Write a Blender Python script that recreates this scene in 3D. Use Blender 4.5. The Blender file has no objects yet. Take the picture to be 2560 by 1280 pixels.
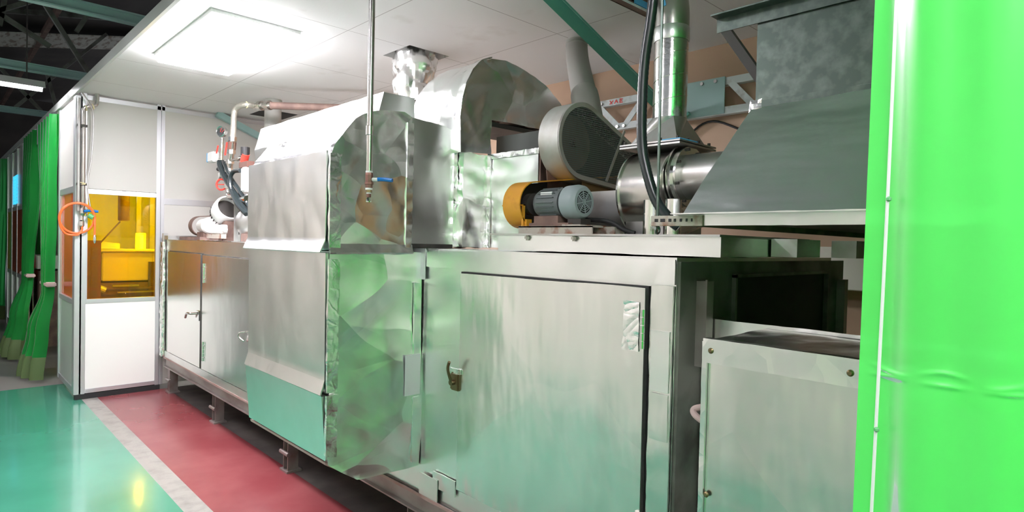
import bpy, bmesh, math, random
from mathutils import Vector, Matrix, noise
S = bpy.context.scene
COL = S.collection
PI = math.pi
random.seed(4)

# ------------------------------------------------------------------ camera, world, light, exposure
cam_d = bpy.data.cameras.new('camera'); cam = bpy.data.objects.new('camera', cam_d); COL.objects.link(cam)
S.camera = cam
cam_d.sensor_fit = 'HORIZONTAL'; cam_d.sensor_width = 36.0; cam_d.lens = 36.0 * 1529.03 / 2560.0
cam_d.clip_start = 0.02; cam_d.clip_end = 100
X_ = Vector((0.69051362, -0.030721, 0.7226667)); Y_ = Vector((0.72295814, -0.00225929, -0.69088814)); Z_ = Vector((0.02285749, 0.99952545, 0.02064993))
R3 = Matrix((X_, Y_, Z_))
cam.matrix_world = Matrix.Translation((0, 0, 1.5)) @ R3.to_4x4()

world = bpy.data.worlds.new('world'); S.world = world; world.use_nodes = True
world.node_tree.nodes['Background'].inputs[0].default_value = (0.80, 0.86, 0.92, 1)
world.node_tree.nodes['Background'].inputs[1].default_value = 0.35
S.view_settings.view_transform = 'Standard'; S.view_settings.look = 'None'
S.view_settings.gamma = 1.0; S.view_settings.use_curve_mapping = False
S.view_settings.exposure = 0.18
TUBE = 85.0      # emission of the fluorescent tubes
PANEL = 60.0      # emission of the ceiling diffusers

# ------------------------------------------------------------------ materials
def nodes_of(m):
    m.use_nodes = True
    nt = m.node_tree
    return nt, nt.nodes, nt.links
def mat(name, col, rough=0.5, metal=0.0, bump=None, var=None, coat=0.0, spec=0.5, aniso=0.0):
    """bump = list of (kind, scale, strength[, stretch xyz]); var = (scale, col2, lo, hi[, stretch])"""
    m = bpy.data.materials.new(name); nt, N, L = nodes_of(m)
    b = N['Principled BSDF']
    b.inputs['Base Color'].default_value = (*col, 1); b.inputs['Roughness'].default_value = rough
    b.inputs['Metallic'].default_value = metal; b.inputs['Coat Weight'].default_value = coat
    b.inputs['Coat Roughness'].default_value = 0.08
    b.inputs['Specular IOR Level'].default_value = spec
    tc = N.new('ShaderNodeTexCoord')
    def coords(stretch):
        mp = N.new('ShaderNodeMapping'); mp.inputs['Scale'].default_value = stretch
        L.new(tc.outputs['Object'], mp.inputs[0]); return mp.outputs[0]
    if var:
        sc, c2, lo, hi = var[:4]; st = var[4] if len(var) > 4 else (1, 1, 1)
        n = N.new('ShaderNodeTexNoise'); n.inputs['Scale'].default_value = sc; n.inputs['Detail'].default_value = 6
        L.new(coords(st), n.inputs['Vector'])
        r = N.new('ShaderNodeMapRange'); r.inputs[1].default_value = lo; r.inputs[2].default_value = hi
        L.new(n.outputs[0], r.inputs[0])
        x = N.new('ShaderNodeMix'); x.data_type = 'RGBA'; x.inputs[6].default_value = (*col, 1); x.inputs[7].default_value = (*c2, 1)
        L.new(r.outputs[0], x.inputs[0]); L.new(x.outputs[2], b.inputs['Base Color'])
    prev = None
    for bb in (bump or []):
        kind, sc, st = bb[:3]; sx = bb[3] if len(bb) > 3 else (1, 1, 1)
        if kind == 'noise':
            n = N.new('ShaderNodeTexNoise'); n.inputs['Scale'].default_value = sc; n.inputs['Detail'].default_value = 3
            L.new(coords(sx), n.inputs['Vector']); o = n.outputs[0]
        elif kind == 'facet':
            d = N.new('ShaderNodeTexNoise'); d.inputs['Scale'].default_value = sc * 0.45; d.inputs['Detail'].default_value = 2
            c = coords(sx); L.new(c, d.inputs['Vector'])
            add = N.new('ShaderNodeMix'); add.data_type = 'RGBA'; add.blend_type = 'ADD'; add.inputs[0].default_value = 1.6 / sc
            L.new(c, add.inputs[6]); L.new(d.outputs['Color'], add.inputs[7])
            n = N.new('ShaderNodeTexVoronoi'); n.feature = 'F1'; n.inputs['Scale'].default_value = sc
            L.new(add.outputs[2], n.inputs['Vector']); o = n.outputs['Distance']
        else:
            d = N.new('ShaderNodeTexNoise'); d.inputs['Scale'].default_value = sc * 0.7
            c = coords(sx); L.new(c, d.inputs['Vector'])
            add = N.new('ShaderNodeMix'); add.data_type = 'RGBA'; add.blend_type = 'ADD'; add.inputs[0].default_value = 0.25
            L.new(c, add.inputs[6]); L.new(d.outputs['Color'], add.inputs[7])
            n = N.new('ShaderNodeTexVoronoi'); n.feature = 'DISTANCE_TO_EDGE'; n.inputs['Scale'].default_value = sc
            L.new(add.outputs[2], n.inputs['Vector'])
            r = N.new('ShaderNodeMapRange'); r.inputs[1].default_value = 0.0; r.inputs[2].default_value = 0.12
            L.new(n.outputs[0], r.inputs[0]); o = r.outputs[0]
        bp = N.new('ShaderNodeBump'); bp.inputs['Strength'].default_value = st; bp.inputs['Distance'].default_value = {'noise': 0.02, 'facet': 0.10 / sc, 'crease': 0.004}[kind]
        L.new(o, bp.inputs['Height'])
        if prev: L.new(prev, bp.inputs['Normal'])
        prev = bp.outputs[0]
    if prev: L.new(prev, b.inputs['Normal'])
    return m
def emit(name, col, s):
    m = bpy.data.materials.new(name); nt, N, L = nodes_of(m); b = N['Principled BSDF']
    b.inputs['Base Color'].default_value = (*col, 1); b.inputs['Emission Color'].default_value = (*col, 1); b.inputs['Emission Strength'].default_value = s
    return m

M = {}
M['foil'] = mat('foil', (0.90, 0.905, 0.90), 0.30, 1.0, [('noise', 1.8, 0.5), ('noise', 7, 0.08, (1, 1, 0.4)), ('facet', 2.2, 0.10, (1, 1, .6))], var=(3, (0.80, 0.82, 0.80), 0.4, 0.7))
M['foil_door'] = mat('foil_door', (0.88, 0.875, 0.86), 0.27, 1.0, [('noise', 2.6, 0.75, (1.8, 1, 0.45)), ('noise', 9, 0.06, (1, 1, 0.3)), ('facet', 3, 0.16, (1, 1, .5)), ('crease', 2.2, 0.10, (1, 1, .7))], var=(2.5, (0.76, 0.77, 0.74), 0.4, 0.7, (2, 1, 0.4)))
M['foil_crinkled'] = mat('foil_crinkled', (0.93, 0.935, 0.93), 0.26, 1.0, [('noise', 3, 0.3), ('facet', 3.6, 0.75), ('facet', 9, 0.28), ('crease', 3.5, 0.15)])
M['foil_creased'] = mat('foil_creased', (0.91, 0.915, 0.91), 0.27, 1.0, [('noise', 2, 0.5), ('facet', 2.2, 0.55, (1, 1, 1.6)), ('crease', 2.0, 0.22, (1, 1, 1.8)), ('facet', 6, 0.12)])
M['foil_far'] = mat('foil_far', (0.90, 0.89, 0.88), 0.25, 1.0, [('noise', 1.5, 0.25, (1.5, 1, 0.6)), ('noise', 8, 0.03)])
M['foil_tape'] = mat('foil_tape', (0.95, 0.95, 0.95), 0.26, 1.0, [('crease', 10, 0.2), ('noise', 30, 0.12)])
M['foil_paper'] = mat('foil_paper', (0.86, 0.875, 0.90), 0.55, 0.85, [('noise', 30, 0.08)])
M['galv'] = mat('galv', (0.11, 0.14, 0.125), 0.42, 1.0, [('noise', 20, 0.04)], var=(28, (0.18, 0.215, 0.195), 0.45, 0.7))
M['hood_sheet'] = mat('hood_sheet', (0.66, 0.70, 0.70), 0.36, 1.0, [('noise', 3.0, 0.9, (0.5, 1, 2.2)), ('noise', 30, 0.05)], var=(3, (0.58, 0.62, 0.62), 0.4, 0.7))
M['steel'] = mat('steel', (0.62, 0.60, 0.57), 0.25, 1.0, [('noise', 8, 0.10)], var=(5, (0.52, 0.49, 0.46), 0.4, 0.7))
M['bright_steel'] = mat('bright_steel', (0.80, 0.79, 0.76), 0.16, 1.0, [('noise', 30, 0.05)])
M['sheet_grey'] = mat('sheet_grey', (0.55, 0.55, 0.54), 0.40, 1.0, [('noise', 4, 0.15)], var=(7, (0.42, 0.38, 0.35), 0.5, 0.75))
M['guard_sheet'] = mat('guard_sheet', (0.60, 0.60, 0.58), 0.55, 0.8, None, var=(6, (0.45, 0.40, 0.36), 0.5, 0.75))
M['rusty'] = mat('rusty', (0.46, 0.42, 0.37), 0.6, 0.3, [('noise', 60, 0.1)], var=(16, (0.24, 0.09, 0.045), 0.48, 0.62))
M['rust_brown'] = mat('rust_brown', (0.16, 0.10, 0.085), 0.7, 0.2, None, var=(10, (0.26, 0.17, 0.14), 0.4, 0.7))
M['primer_pink'] = mat('primer_pink', (0.42, 0.30, 0.28), 0.6, 0.2, None, var=(8, (0.34, 0.17, 0.15), 0.45, 0.65, (0.4, 1, 1)))
M['dark_steel'] = mat('dark_steel', (0.055, 0.05, 0.047), 0.6, 0.4, None, var=(7, (0.14, 0.125, 0.11), 0.52, 0.8))
M['side_plate'] = mat('side_plate', (0.22, 0.22, 0.20), 0.45, 0.7, [('noise', 10, 0.05)], var=(5, (0.09, 0.08, 0.07), 0.45, 0.7))
M['frame_steel'] = mat('frame_steel', (0.40, 0.36, 0.35), 0.45, 0.7, None, var=(6, (0.26, 0.20, 0.19), 0.45, 0.7, (0.5, 1, 1)))
M['black'] = mat('black', (0.012, 0.012, 0.013), 0.6)
M['rubber'] = mat('rubber', (0.014, 0.02, 0.022), 0.28)
M['white_plastic'] = mat('white_plastic', (0.82, 0.82, 0.82), 0.4)
M['white_motor'] = mat('white_motor', (0.78, 0.78, 0.77), 0.4)
M['motor_grey'] = mat('motor_grey', (0.10, 0.115, 0.12), 0.45)
M['motor_cover'] = mat('motor_cover', (0.30, 0.35, 0.37), 0.4)
M['yellow'] = mat('yellow', (0.72, 0.33, 0.03), 0.42, 0.0, None, var=(9, (0.45, 0.17, 0.03), 0.5, 0.7))
M['yellow_mesh'] = mat('yellow_mesh', (0.15, 0.085, 0.03), 0.6)
M['dark_mesh'] = mat('dark_mesh', (0.12, 0.125, 0.12), 0.5, 0.6)
M['beige_panel'] = mat('beige_panel', (0.60, 0.585, 0.56), 0.45, 0, [('noise', 120, 0.02)])
M['white_panel'] = mat('white_panel', (0.78, 0.77, 0.745), 0.35, 0)
M['grey_panel'] = mat('grey_panel', (0.50, 0.53, 0.51), 0.22, 0)
M['alu'] = mat('alu', (0.72, 0.72, 0.76), 0.38, 0.85)
M['brown_wall'] = mat('brown_wall', (0.53, 0.36, 0.25), 0.6, 0, None, var=(1.2, (0.44, 0.31, 0.22), 0.4, 0.7))
M['opposite'] = mat('opposite', (0.80, 0.72, 0.645), 0.6, 0, None, var=(1.1, (0.46, 0.44, 0.41), 0.45, 0.62, (2.5, 1, 0.25)))
M['teal'] = mat('teal', (0.14, 0.42, 0.35), 0.45)
M['pale_teal'] = mat('pale_teal', (0.30, 0.46, 0.45), 0.5)
M['white_beam'] = mat('white_beam', (0.60, 0.67, 0.68), 0.5, 0, None, var=(14, (0.42, 0.44, 0.42), 0.55, 0.7))
M['green_floor'] = mat('green_floor', (0.042, 0.215, 0.14), 0.22, 0, [('noise', 9, 0.012)], var=(2.2, (0.05, 0.25, 0.165), 0.4, 0.7), coat=0.3)
M['red_floor'] = mat('red_floor', (0.20, 0.042, 0.048), 0.24, 0, [('noise', 14, 0.015)], var=(2.5, (0.25, 0.07, 0.075), 0.42, 0.75))
M['strip_floor'] = mat('strip_floor', (0.27, 0.255, 0.235), 0.5, 0, [('noise', 40, 0.08)], var=(11, (0.19, 0.18, 0.165), 0.45, 0.7))
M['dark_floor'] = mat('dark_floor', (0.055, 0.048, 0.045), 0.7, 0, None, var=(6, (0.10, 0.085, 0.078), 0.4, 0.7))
M['grey_floor'] = mat('grey_floor', (0.10, 0.105, 0.10), 0.35, 0, None, var=(0.8, (0.20, 0.19, 0.18), 0.5, 0.56))
M['roof'] = mat('roof', (0.055, 0.046, 0.044), 0.85, 0, [('noise', 3, 0.2, (0.3, 3, 1))], var=(1.5, (0.09, 0.075, 0.068), 0.4, 0.7))
M['skylight'] = mat('skylight', (0.52, 0.50, 0.45), 0.6, 0, None, var=(5, (0.26, 0.20, 0.16), 0.5, 0.62, (1, 3, 1)))
M['chrome'] = mat('chrome', (0.85, 0.85, 0.85), 0.12, 1.0)
M['red'] = mat('red', (0.75, 0.05, 0.035), 0.4)
M['blue'] = mat('blue', (0.005, 0.16, 0.50), 0.35)
M['sky_blue'] = mat('sky_blue', (0.10, 0.42, 0.75), 0.4)
M['orange_hose'] = mat('orange_hose', (0.90, 0.17, 0.04), 0.3)
M['brass'] = mat('brass', (0.20, 0.15, 0.08), 0.35, 0.9)
M['copper_brown'] = mat('copper_brown', (0.23, 0.12, 0.10), 0.42, 0.7)
M['green_cap'] = mat('green_cap', (0.12, 0.42, 0.16), 0.5)
M['pvc_grey'] = mat('pvc_grey', (0.36, 0.355, 0.33), 0.55, 0, [('noise', 3, 0.02)])
M['braid'] = mat('braid', (0.50, 0.48, 0.42), 0.4, 0.7, [('noise', 160, 0.3)])
M['masking'] = mat('masking', (0.72, 0.66, 0.40), 0.6)
M['cloth_tie'] = mat('cloth_tie', (0.50, 0.38, 0.36), 0.7)
M['cream'] = mat('cream', (0.88, 0.86, 0.78), 0.5)
M['reflection_glow'] = emit('reflection_glow', (0.06, 0.62, 0.95), 0.9)  # glow standing in for a reflection on the far wall panel
M['tube'] = emit('tube', (0.99, 0.955, 1.0), TUBE)
M['panel_light'] = emit('panel_light', (0.99, 0.96, 1.0), PANEL)
M['daylight'] = emit('daylight', (0.97, 0.98, 1.0), 2.5)

def ceiling_mat():
    m = mat('ceiling_panel', (0.74, 0.735, 0.735), 0.7, 0, [('noise', 90, 0.03)])
    nt, N, L = nodes_of(m); b = N['Principled BSDF']
    tc = N.new('ShaderNodeTexCoord'); sp = N.new('ShaderNodeSeparateXYZ'); L.new(tc.outputs['Object'], sp.inputs[0])
    outs = []
    for ax, off, per in ((0, 2.50 + 40 * 0.888, 0.888), (1, -0.937, 0.892)):
        a = N.new('ShaderNodeMath'); a.operation = 'ADD'; a.inputs[1].default_value = off + per / 2; L.new(sp.outputs[ax], a.inputs[0])
        f = N.new('ShaderNodeMath'); f.operation = 'MODULO'; f.inputs[1].default_value = per; L.new(a.outputs[0], f.inputs[0])
        s = N.new('ShaderNodeMath'); s.operation = 'SUBTRACT'; s.inputs[1].default_value = per / 2; L.new(f.outputs[0], s.inputs[0])
        ab = N.new('ShaderNodeMath'); ab.operation = 'ABSOLUTE'; L.new(s.outputs[0], ab.inputs[0])
        lt = N.new('ShaderNodeMath'); lt.operation = 'LESS_THAN'; lt.inputs[1].default_value = 0.0028; L.new(ab.outputs[0], lt.inputs[0])
        outs.append(lt.outputs[0])
    mx = N.new('ShaderNodeMath'); mx.operation = 'MAXIMUM'; L.new(outs[0], mx.inputs[0]); L.new(outs[1], mx.inputs[1])
    n = N.new('ShaderNodeTexNoise'); n.inputs['Scale'].default_value = 2.6; n.inputs['Detail'].default_value = 8; L.new(tc.outputs['Object'], n.inputs['Vector'])
    r = N.new('ShaderNodeMapRange'); r.inputs[1].default_value = 0.62; r.inputs[2].default_value = 0.75; L.new(n.outputs[0], r.inputs[0])
    x0 = N.new('ShaderNodeMix'); x0.data_type = 'RGBA'; x0.inputs[6].default_value = (0.74, 0.735, 0.735, 1); x0.inputs[7].default_value = (0.62, 0.60, 0.58, 1); L.new(r.outputs[0], x0.inputs[0])
    x = N.new('ShaderNodeMix'); x.data_type = 'RGBA'; x.inputs[7].default_value = (0.40, 0.38, 0.38, 1)
    L.new(x0.outputs[2], x.inputs[6]); L.new(mx.outputs[0], x.inputs[0]); L.new(x.outputs[2], b.inputs['Base Color'])
    return m
M['ceiling'] = ceiling_mat()

def sheet_mat(name, col, tint, trans, transl, rough, ior=1.5):
    """thin plastic film: diffuse + translucent + tinted see-through + gloss"""
    m = bpy.data.materials.new(name); nt, N, L = nodes_of(m); N.remove(N['Principled BSDF'])
    out = [n for n in N if n.type == 'OUTPUT_MATERIAL'][0]
    d = N.new('ShaderNodeBsdfDiffuse'); d.inputs[0].default_value = (*col, 1)
    t = N.new('ShaderNodeBsdfTranslucent'); t.inputs[0].default_value = (*col, 1)
    p = N.new('ShaderNodeBsdfTransparent'); p.inputs[0].default_value = (*tint, 1)
    g = N.new('ShaderNodeBsdfGlossy'); g.inputs[0].default_value = (1, 1, 1, 1); g.inputs['Roughness'].default_value = rough
    m1 = N.new('ShaderNodeMixShader'); m1.inputs[0].default_value = transl; L.new(d.outputs[0], m1.inputs[1]); L.new(t.outputs[0], m1.inputs[2])
    m2 = N.new('ShaderNodeMixShader'); m2.inputs[0].default_value = trans; L.new(m1.outputs[0], m2.inputs[1]); L.new(p.outputs[0], m2.inputs[2])
    fr = N.new('ShaderNodeFresnel'); fr.inputs[0].default_value = ior
    m3 = N.new('ShaderNodeMixShader'); L.new(fr.outputs[0], m3.inputs[0]); L.new(m2.outputs[0], m3.inputs[1]); L.new(g.outputs[0], m3.inputs[2])
    L.new(m3.outputs[0], out.inputs[0])
    return m
M['green_vinyl'] = sheet_mat('green_vinyl', (0.13, 1.0, 0.17), (0.15, 0.98, 0.28), 0.16, 0.25, 0.32)
M['green_film'] = sheet_mat('green_film', (0.028, 0.36, 0.075), (0.10, 0.75, 0.20), 0.28, 0.5, 0.25, 1.12)
M['amber_glass'] = sheet_mat('amber_glass', (0.75, 0.28, 0.0), (1.0, 0.80, 0.02), 0.97, 0.5, 0.02)
M['orange_glass'] = sheet_mat('orange_glass', (0.80, 0.20, 0.07), (1.0, 0.42, 0.12), 0.35, 0.5, 0.05, 1.1)

# ------------------------------------------------------------------ mesh helpers
def link(name, bm, m, parent=None, smooth=False):
    me = bpy.data.meshes.new(name); bmesh.ops.recalc_face_normals(bm, faces=bm.faces) if not getattr(bm, '_', 0) else None
    bm.to_mesh(me); bm.free()
    if isinstance(m, str): me.materials.append(M[m])
    else:
        for k in m: me.materials.append(M[k])
    if smooth:
        for p in me.polygons: p.use_smooth = True
    o = bpy.data.objects.new(name, me); COL.objects.link(o)
    if parent is not None:
        o.parent = parent
        o.matrix_parent_inverse = Matrix.Translation(parent.location).inverted() if parent.rotation_euler.z == 0 else parent.matrix_basis.inverted()
    return o
def tag(o, label=None, cat=None, group=None, kind=None):
    if label: o['label'] = label
    if cat: o['category'] = cat
    if group: o['group'] = group
    if kind: o['kind'] = kind
    return o
def thing(name, label, cat, loc, group=None):
    o = bpy.data.objects.new(name, None); COL.objects.link(o); o.location = loc; o.empty_display_size = 0.1
    return tag(o, label, cat, group)
def struct(name, bm, m, label=None, parent=None, smooth=False):
    o = link(name, bm, m, parent, smooth)
    if parent is None: o['kind'] = 'structure'
    if label: o['label'] = label
    return o
def nb(): return bmesh.new()
def box(bm, x0, x1, y0, y1, z0, z1, bevel=0.0):
    vs = [bm.verts.new((x, y, z)) for x in (x0, x1) for y in (y0, y1) for z in (z0, z1)]
    fs = [(0, 1, 3, 2), (4, 6, 7, 5), (0, 4, 5, 1), (2, 3, 7, 6), (0, 2, 6, 4), (1, 5, 7, 3)]
    faces = [bm.faces.new([vs[i] for i in f]) for f in fs]
    if bevel:
        es = {e for f in faces for e in f.edges}
        bmesh.ops.bevel(bm, geom=list(es), offset=bevel, segments=2, affect='EDGES')
    return bm
def bx(*a, bevel=0.0): return box(nb(), *a, bevel=bevel)
def prism(bm, pts, axis, a0, a1):
    """extrude a polygon; pts in the other two axes in order (x: (y,z); y: (x,z); z: (x,y))"""
    def mk(p, a): return {'x': (a, p[0], p[1]), 'y': (p[0], a, p[1]), 'z': (p[0], p[1], a)}[axis]
    A = [bm.verts.new(mk(p, a0)) for p in pts]; B = [bm.verts.new(mk(p, a1)) for p in pts]
    n = len(pts); bm.faces.new(A); bm.faces.new(B[::-1])
    for i in range(n): bm.faces.new([A[i], B[i], B[(i + 1) % n], A[(i + 1) % n]])
    return bm
def frame_of(d):
    d = d.normalized(); up = Vector((0, 0, 1)) if abs(d.z) < 0.9 else Vector((0, 1, 0))
    u = d.cross(up).normalized(); return u, d.cross(u).normalized()
def cyl(bm, p0, p1, r0, r1=None, n=24, caps=True):
    p0, p1 = Vector(p0), Vector(p1); r1 = r0 if r1 is None else r1
    u, v = frame_of(p1 - p0)
    A, B = [], []
    for i in range(n):
        a = 2 * PI * i / n; w = u * math.cos(a) + v * math.sin(a)
        A.append(bm.verts.new(p0 + w * r0)); B.append(bm.verts.new(p1 + w * r1))
    for i in range(n): bm.faces.new([A[i], A[(i + 1) % n], B[(i + 1) % n], B[i]])
    if caps: bm.faces.new(A[::-1]); bm.faces.new(B)
    return bm
def lathe(bm, p0, axis, prof, n=28, caps=True):
    """prof: list of (distance along axis, radius)"""
    p0 = Vector(p0); d = Vector(axis).normalized(); u, v = frame_of(d); rings = []
    for t, r in prof:
        rings.append([bm.verts.new(p0 + d * t + (u * math.cos(2 * PI * i / n) + v * math.sin(2 * PI * i / n)) * r) for i in range(n)])
    for A, B in zip(rings, rings[1:]):
        for i in range(n): bm.faces.new([A[i], A[(i + 1) % n], B[(i + 1) % n], B[i]])
    if caps: bm.faces.new(rings[0][::-1]); bm.faces.new(rings[-1])
    return bm
def smooth_path(pts, k=6):
    P = [Vector(p) for p in pts]; out = []
    for i in range(len(P) - 1):
        p0 = P[max(i - 1, 0)]; p1 = P[i]; p2 = P[i + 1]; p3 = P[min(i + 2, len(P) - 1)]
        for j in range(k):
            t = j / k; t2 = t * t; t3 = t2 * t
            out.append(0.5 * ((2 * p1) + (p2 - p0) * t + (2 * p0 - 5 * p1 + 4 * p2 - p3) * t2 + (3 * p1 - p0 - 3 * p2 + p3) * t3))
    out.append(P[-1]); return out
def tube(bm, pts, r, n=12, smooth=True, k=6, caps=True):
    P = smooth_path(pts, k) if smooth else [Vector(p) for p in pts]
    rad = r if callable(r) else (lambda i, m: r)
    rings = []; u = None
    for i, p in enumerate(P):
        d = (P[min(i + 1, len(P) - 1)] - P[max(i - 1, 0)]).normalized()
        if u is None: u, v = frame_of(d)
        else:
            u = (u - d * u.dot(d)).normalized(); v = d.cross(u)
        rr = rad(i, len(P))
        rings.append([bm.verts.new(p + (u * math.cos(2 * PI * j / n) + v * math.sin(2 * PI * j / n)) * rr) for j in range(n)])
    for A, B in zip(rings, rings[1:]):
        for j in range(n): bm.faces.new([A[j], A[(j + 1) % n], B[(j + 1) % n], B[j]])
    if caps: bm.faces.new(rings[0][::-1]); bm.faces.new(rings[-1])
    return bm
def torus(bm, c, axis, R, r, n=28, k=8):
    c = Vector(c); d = Vector(axis).normalized(); u, v = frame_of(d); rings = []
    for i in range(n):
        a = 2 * PI * i / n; w = u * math.cos(a) + v * math.sin(a)
        rings.append([bm.verts.new(c + w * (R + r * math.cos(2 * PI * j / k)) + d * r * math.sin(2 * PI * j / k)) for j in range(k)])
    for i in range(n):
        A, B = rings[i], rings[(i + 1) % n]
        for j in range(k): bm.faces.new([A[j], A[(j + 1) % k], B[(j + 1) % k], B[j]])
    return bm
def bar(bm, p0, p1, w, h, up=(0, 0, 1)):
    """rectangular bar from p0 to p1, w sideways, h along up"""
    p0, p1 = Vector(p0), Vector(p1); d = (p1 - p0).normalized(); s = d.cross(Vector(up)).normalized(); t = s.cross(d)
    c = [(-1, -1), (1, -1), (1, 1), (-1, 1)]
    A = [bm.verts.new(p0 + s * w / 2 * a + t * h / 2 * b) for a, b in c]; B = [bm.verts.new(p1 + s * w / 2 * a + t * h / 2 * b) for a, b in c]
    bm.faces.new(A[::-1]); bm.faces.new(B)
    for i in range(4): bm.faces.new([A[i], A[(i + 1) % 4], B[(i + 1) % 4], B[i]])
    return bm
def angle_bar(bm, p0, p1, w, t, n1, n2):
    """L section: flanges of width w along n1 and n2"""
    p0, p1 = Vector(p0), Vector(p1); n1, n2 = Vector(n1).normalized(), Vector(n2).normalized()
    prof = [(0, 0), (w, 0), (w, t), (t, t), (t, w), (0, w)]
    A = [bm.verts.new(p0 + n1 * a + n2 * b) for a, b in prof]; B = [bm.verts.new(p1 + n1 * a + n2 * b) for a, b in prof]
    bm.faces.new(A); bm.faces.new(B[::-1])
    for i in range(6): bm.faces.new([A[i], B[i], B[(i + 1) % 6], A[(i + 1) % 6]])
    return bm
def crumple(p, sc, seed):
    q = Vector((p.x * sc + seed * 7.3, p.y * sc - seed * 3.1, p.z * sc + seed))
    q += noise.noise_vector(q * 0.6) * 0.5
    d, _ = noise.voronoi(q)
    return min(d[1] - d[0], 0.45) / 0.45
def foilize(bm, step=0.02, amp=0.004, sc=6.0, seed=1, low=0.004, lowsc=2.0, zs=1.0):
    """grid the solid by cutting planes, then dent it along its normals like wrapped foil"""
    bmesh.ops.recalc_face_normals(bm, faces=bm.faces)
    xs = [v.co for v in bm.verts]
    for ax in range(3):
        lo = min(c[ax] for c in [v.co for v in bm.verts]); hi = max(c[ax] for c in [v.co for v in bm.verts])
        n = int((hi - lo) / step)
        for i in range(1, n):
            co = Vector((0, 0, 0)); co[ax] = lo + (hi - lo) * i / n; no = Vector((0, 0, 0)); no[ax] = 1
            bmesh.ops.bisect_plane(bm, geom=bm.verts[:] + bm.edges[:] + bm.faces[:], dist=1e-6, plane_co=co, plane_no=no)
    bm.normal_update()
    mv = []
    for v in bm.verts:
        p = v.co.copy(); p.z *= zs
        h = (crumple(p, sc, seed) - 0.6) * amp + noise.noise(p * lowsc + Vector((seed, 0, 0))) * low + (crumple(p, sc * 2.7, seed + 3) - 0.6) * amp * 0.3
        mv.append(v.normal * h)
    for v, d in zip(bm.verts, mv): v.co += d
    return bm
def autosmooth(o, ang=35):
    me = o.data
    for p in me.polygons: p.use_smooth = True
    try: me.set_sharp_from_angle(angle=math.radians(ang))
    except Exception: pass
    return o
def dup(root):
    r = root.copy(); COL.objects.link(r)
    for ch in list(root.children):
        c = ch.copy(); COL.objects.link(c); c.parent = r
        for g in ch.children:
            d = g.copy(); COL.objects.link(d); d.parent = c
    return r

# ------------------------------------------------------------------ the setting
CZ = 2.76; YA = 0.96; XL = -6.65; YB = 3.55
struct('floor', bx(-7.45, 3.2, -1.0, 1.01, -0.1, 0.0), 'green_floor', 'glossy green painted aisle floor')
struct('floor', bx(XL, 3.2, 1.01, 1.13, -0.1, 0.0), 'strip_floor', 'bare worn concrete strip between the green and the red floor')
struct('floor', bx(XL, 3.2, 1.13, 1.70, -0.1, 0.0), 'red_floor', 'dull red painted floor beside the machine')
struct('floor', bx(XL, 3.2, 1.70, YB + .1, -0.1, -0.002), 'dark_floor', 'darker floor under the machine')  # darker floor colour from the edge of the red floor back
b = bx(-26, -7.45, -3.0, 1.01, -0.1, 0.0); box(b, -26, XL, 1.01, 5.0, -0.1, 0.0)
struct('floor', b, 'grey_floor', 'dark grey floor of the far aisle')
b = nb()   # ceiling with the real openings for the foil chimney and the grey pipe
HX0, HX1, HY0, HY1 = -3.66, -3.34, 2.24, 2.56
box(b, -26, HX0, YA, YB, CZ, CZ + 0.05); box(b, HX1, 3.2, YA, YB, CZ, CZ + 0.05)
box(b, HX0, HX1, YA, HY0, CZ, CZ + 0.05); box(b, HX0, HX1, HY1, YB, CZ, CZ + 0.05)
struct('ceiling', b, 'ceiling', 'off-white panelled ceiling over the machine')
struct('trim_1', bx(-26, 3.2, YA - 0.02, YA, CZ - 0.02, CZ + 0.05), 'grey_panel', 'thin metal edge strip along the open side of the ceiling')
struct('wall_back', bx(-6.65, 3.2, YB, YB + 0.1, 0, 4), 'brown_wall', 'brown wall behind the machine')
struct('wall_right', bx(3.2, 3.3, -1.1, YB, 0, 4.4), 'opposite')
b = bx(-26, 3.2, -1.1, -1.0, 0, 2.5)
struct('wall_front', b, 'opposite')
# factory roof over the aisle
b = nb(); prism(b, [(-3.2, 4.0), (YB + 1.2, 5.4), (YB + 1.2, 5.5), (-3.2, 4.1)], 'x', -30, 4)
struct('ceiling_roof', b, 'roof', 'dark corrugated factory roof over the aisle')

# ---- partition wall at the left end: faces +X
b = nb()
wl = struct('wall_left', bx(XL - 0.04, XL - 0.005, 1.03, 1.60, 1.91, CZ - 0.05), 'beige_panel', 'beige partition panel wall with metal posts')
struct('panel', bx(XL - 0.04, XL - 0.005, 1.03, 1.60, 0.09, 0.865), 'white_panel', 'white lower panel', wl)
struct('panel', bx(XL - 0.04, XL - 0.005, 1.66, YB, 1.86, CZ - 0.05), 'beige_panel', None, wl)
struct('panel', bx(XL - 0.04, XL - 0.005, 1.66, YB, 0.05, 1.80), 'beige_panel', None, wl)
b = bx(XL - 0.05, XL, 0.985, 1.035, 0.045, CZ, bevel=.004); struct('post', b, 'alu', 'bare metal corner post', wl)
b = bx(XL - 0.05, XL, 1.595, 1.63, 0.045, CZ, bevel=.003); box(b, XL - 0.05, XL - .006, 1.63, 1.632, 0.045, CZ); box(b, XL - 0.05, XL, 1.634, 1.665, 0.045, CZ, bevel=.003); struct('post', b, 'alu', None, wl)
for z0, z1, y0, y1 in ((CZ - 0.055, CZ - .015, 1.035, YB), (1.862, 1.905, 1.035, 1.595), (0.865, 0.905, 1.035, 1.595), (0.05, 0.09, 1.035, 1.595), (1.80, 1.86, 1.665, YB)):
    struct('rail', bx(XL - 0.05, XL, y0, y1, z0, z1, bevel=.003), 'alu', None, wl)
struct('skirting', bx(XL - 0.06, XL + 0.004, 0.96, 1.64, 0.0, 0.045), 'black', 'black base strip under the partition', wl)
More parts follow.
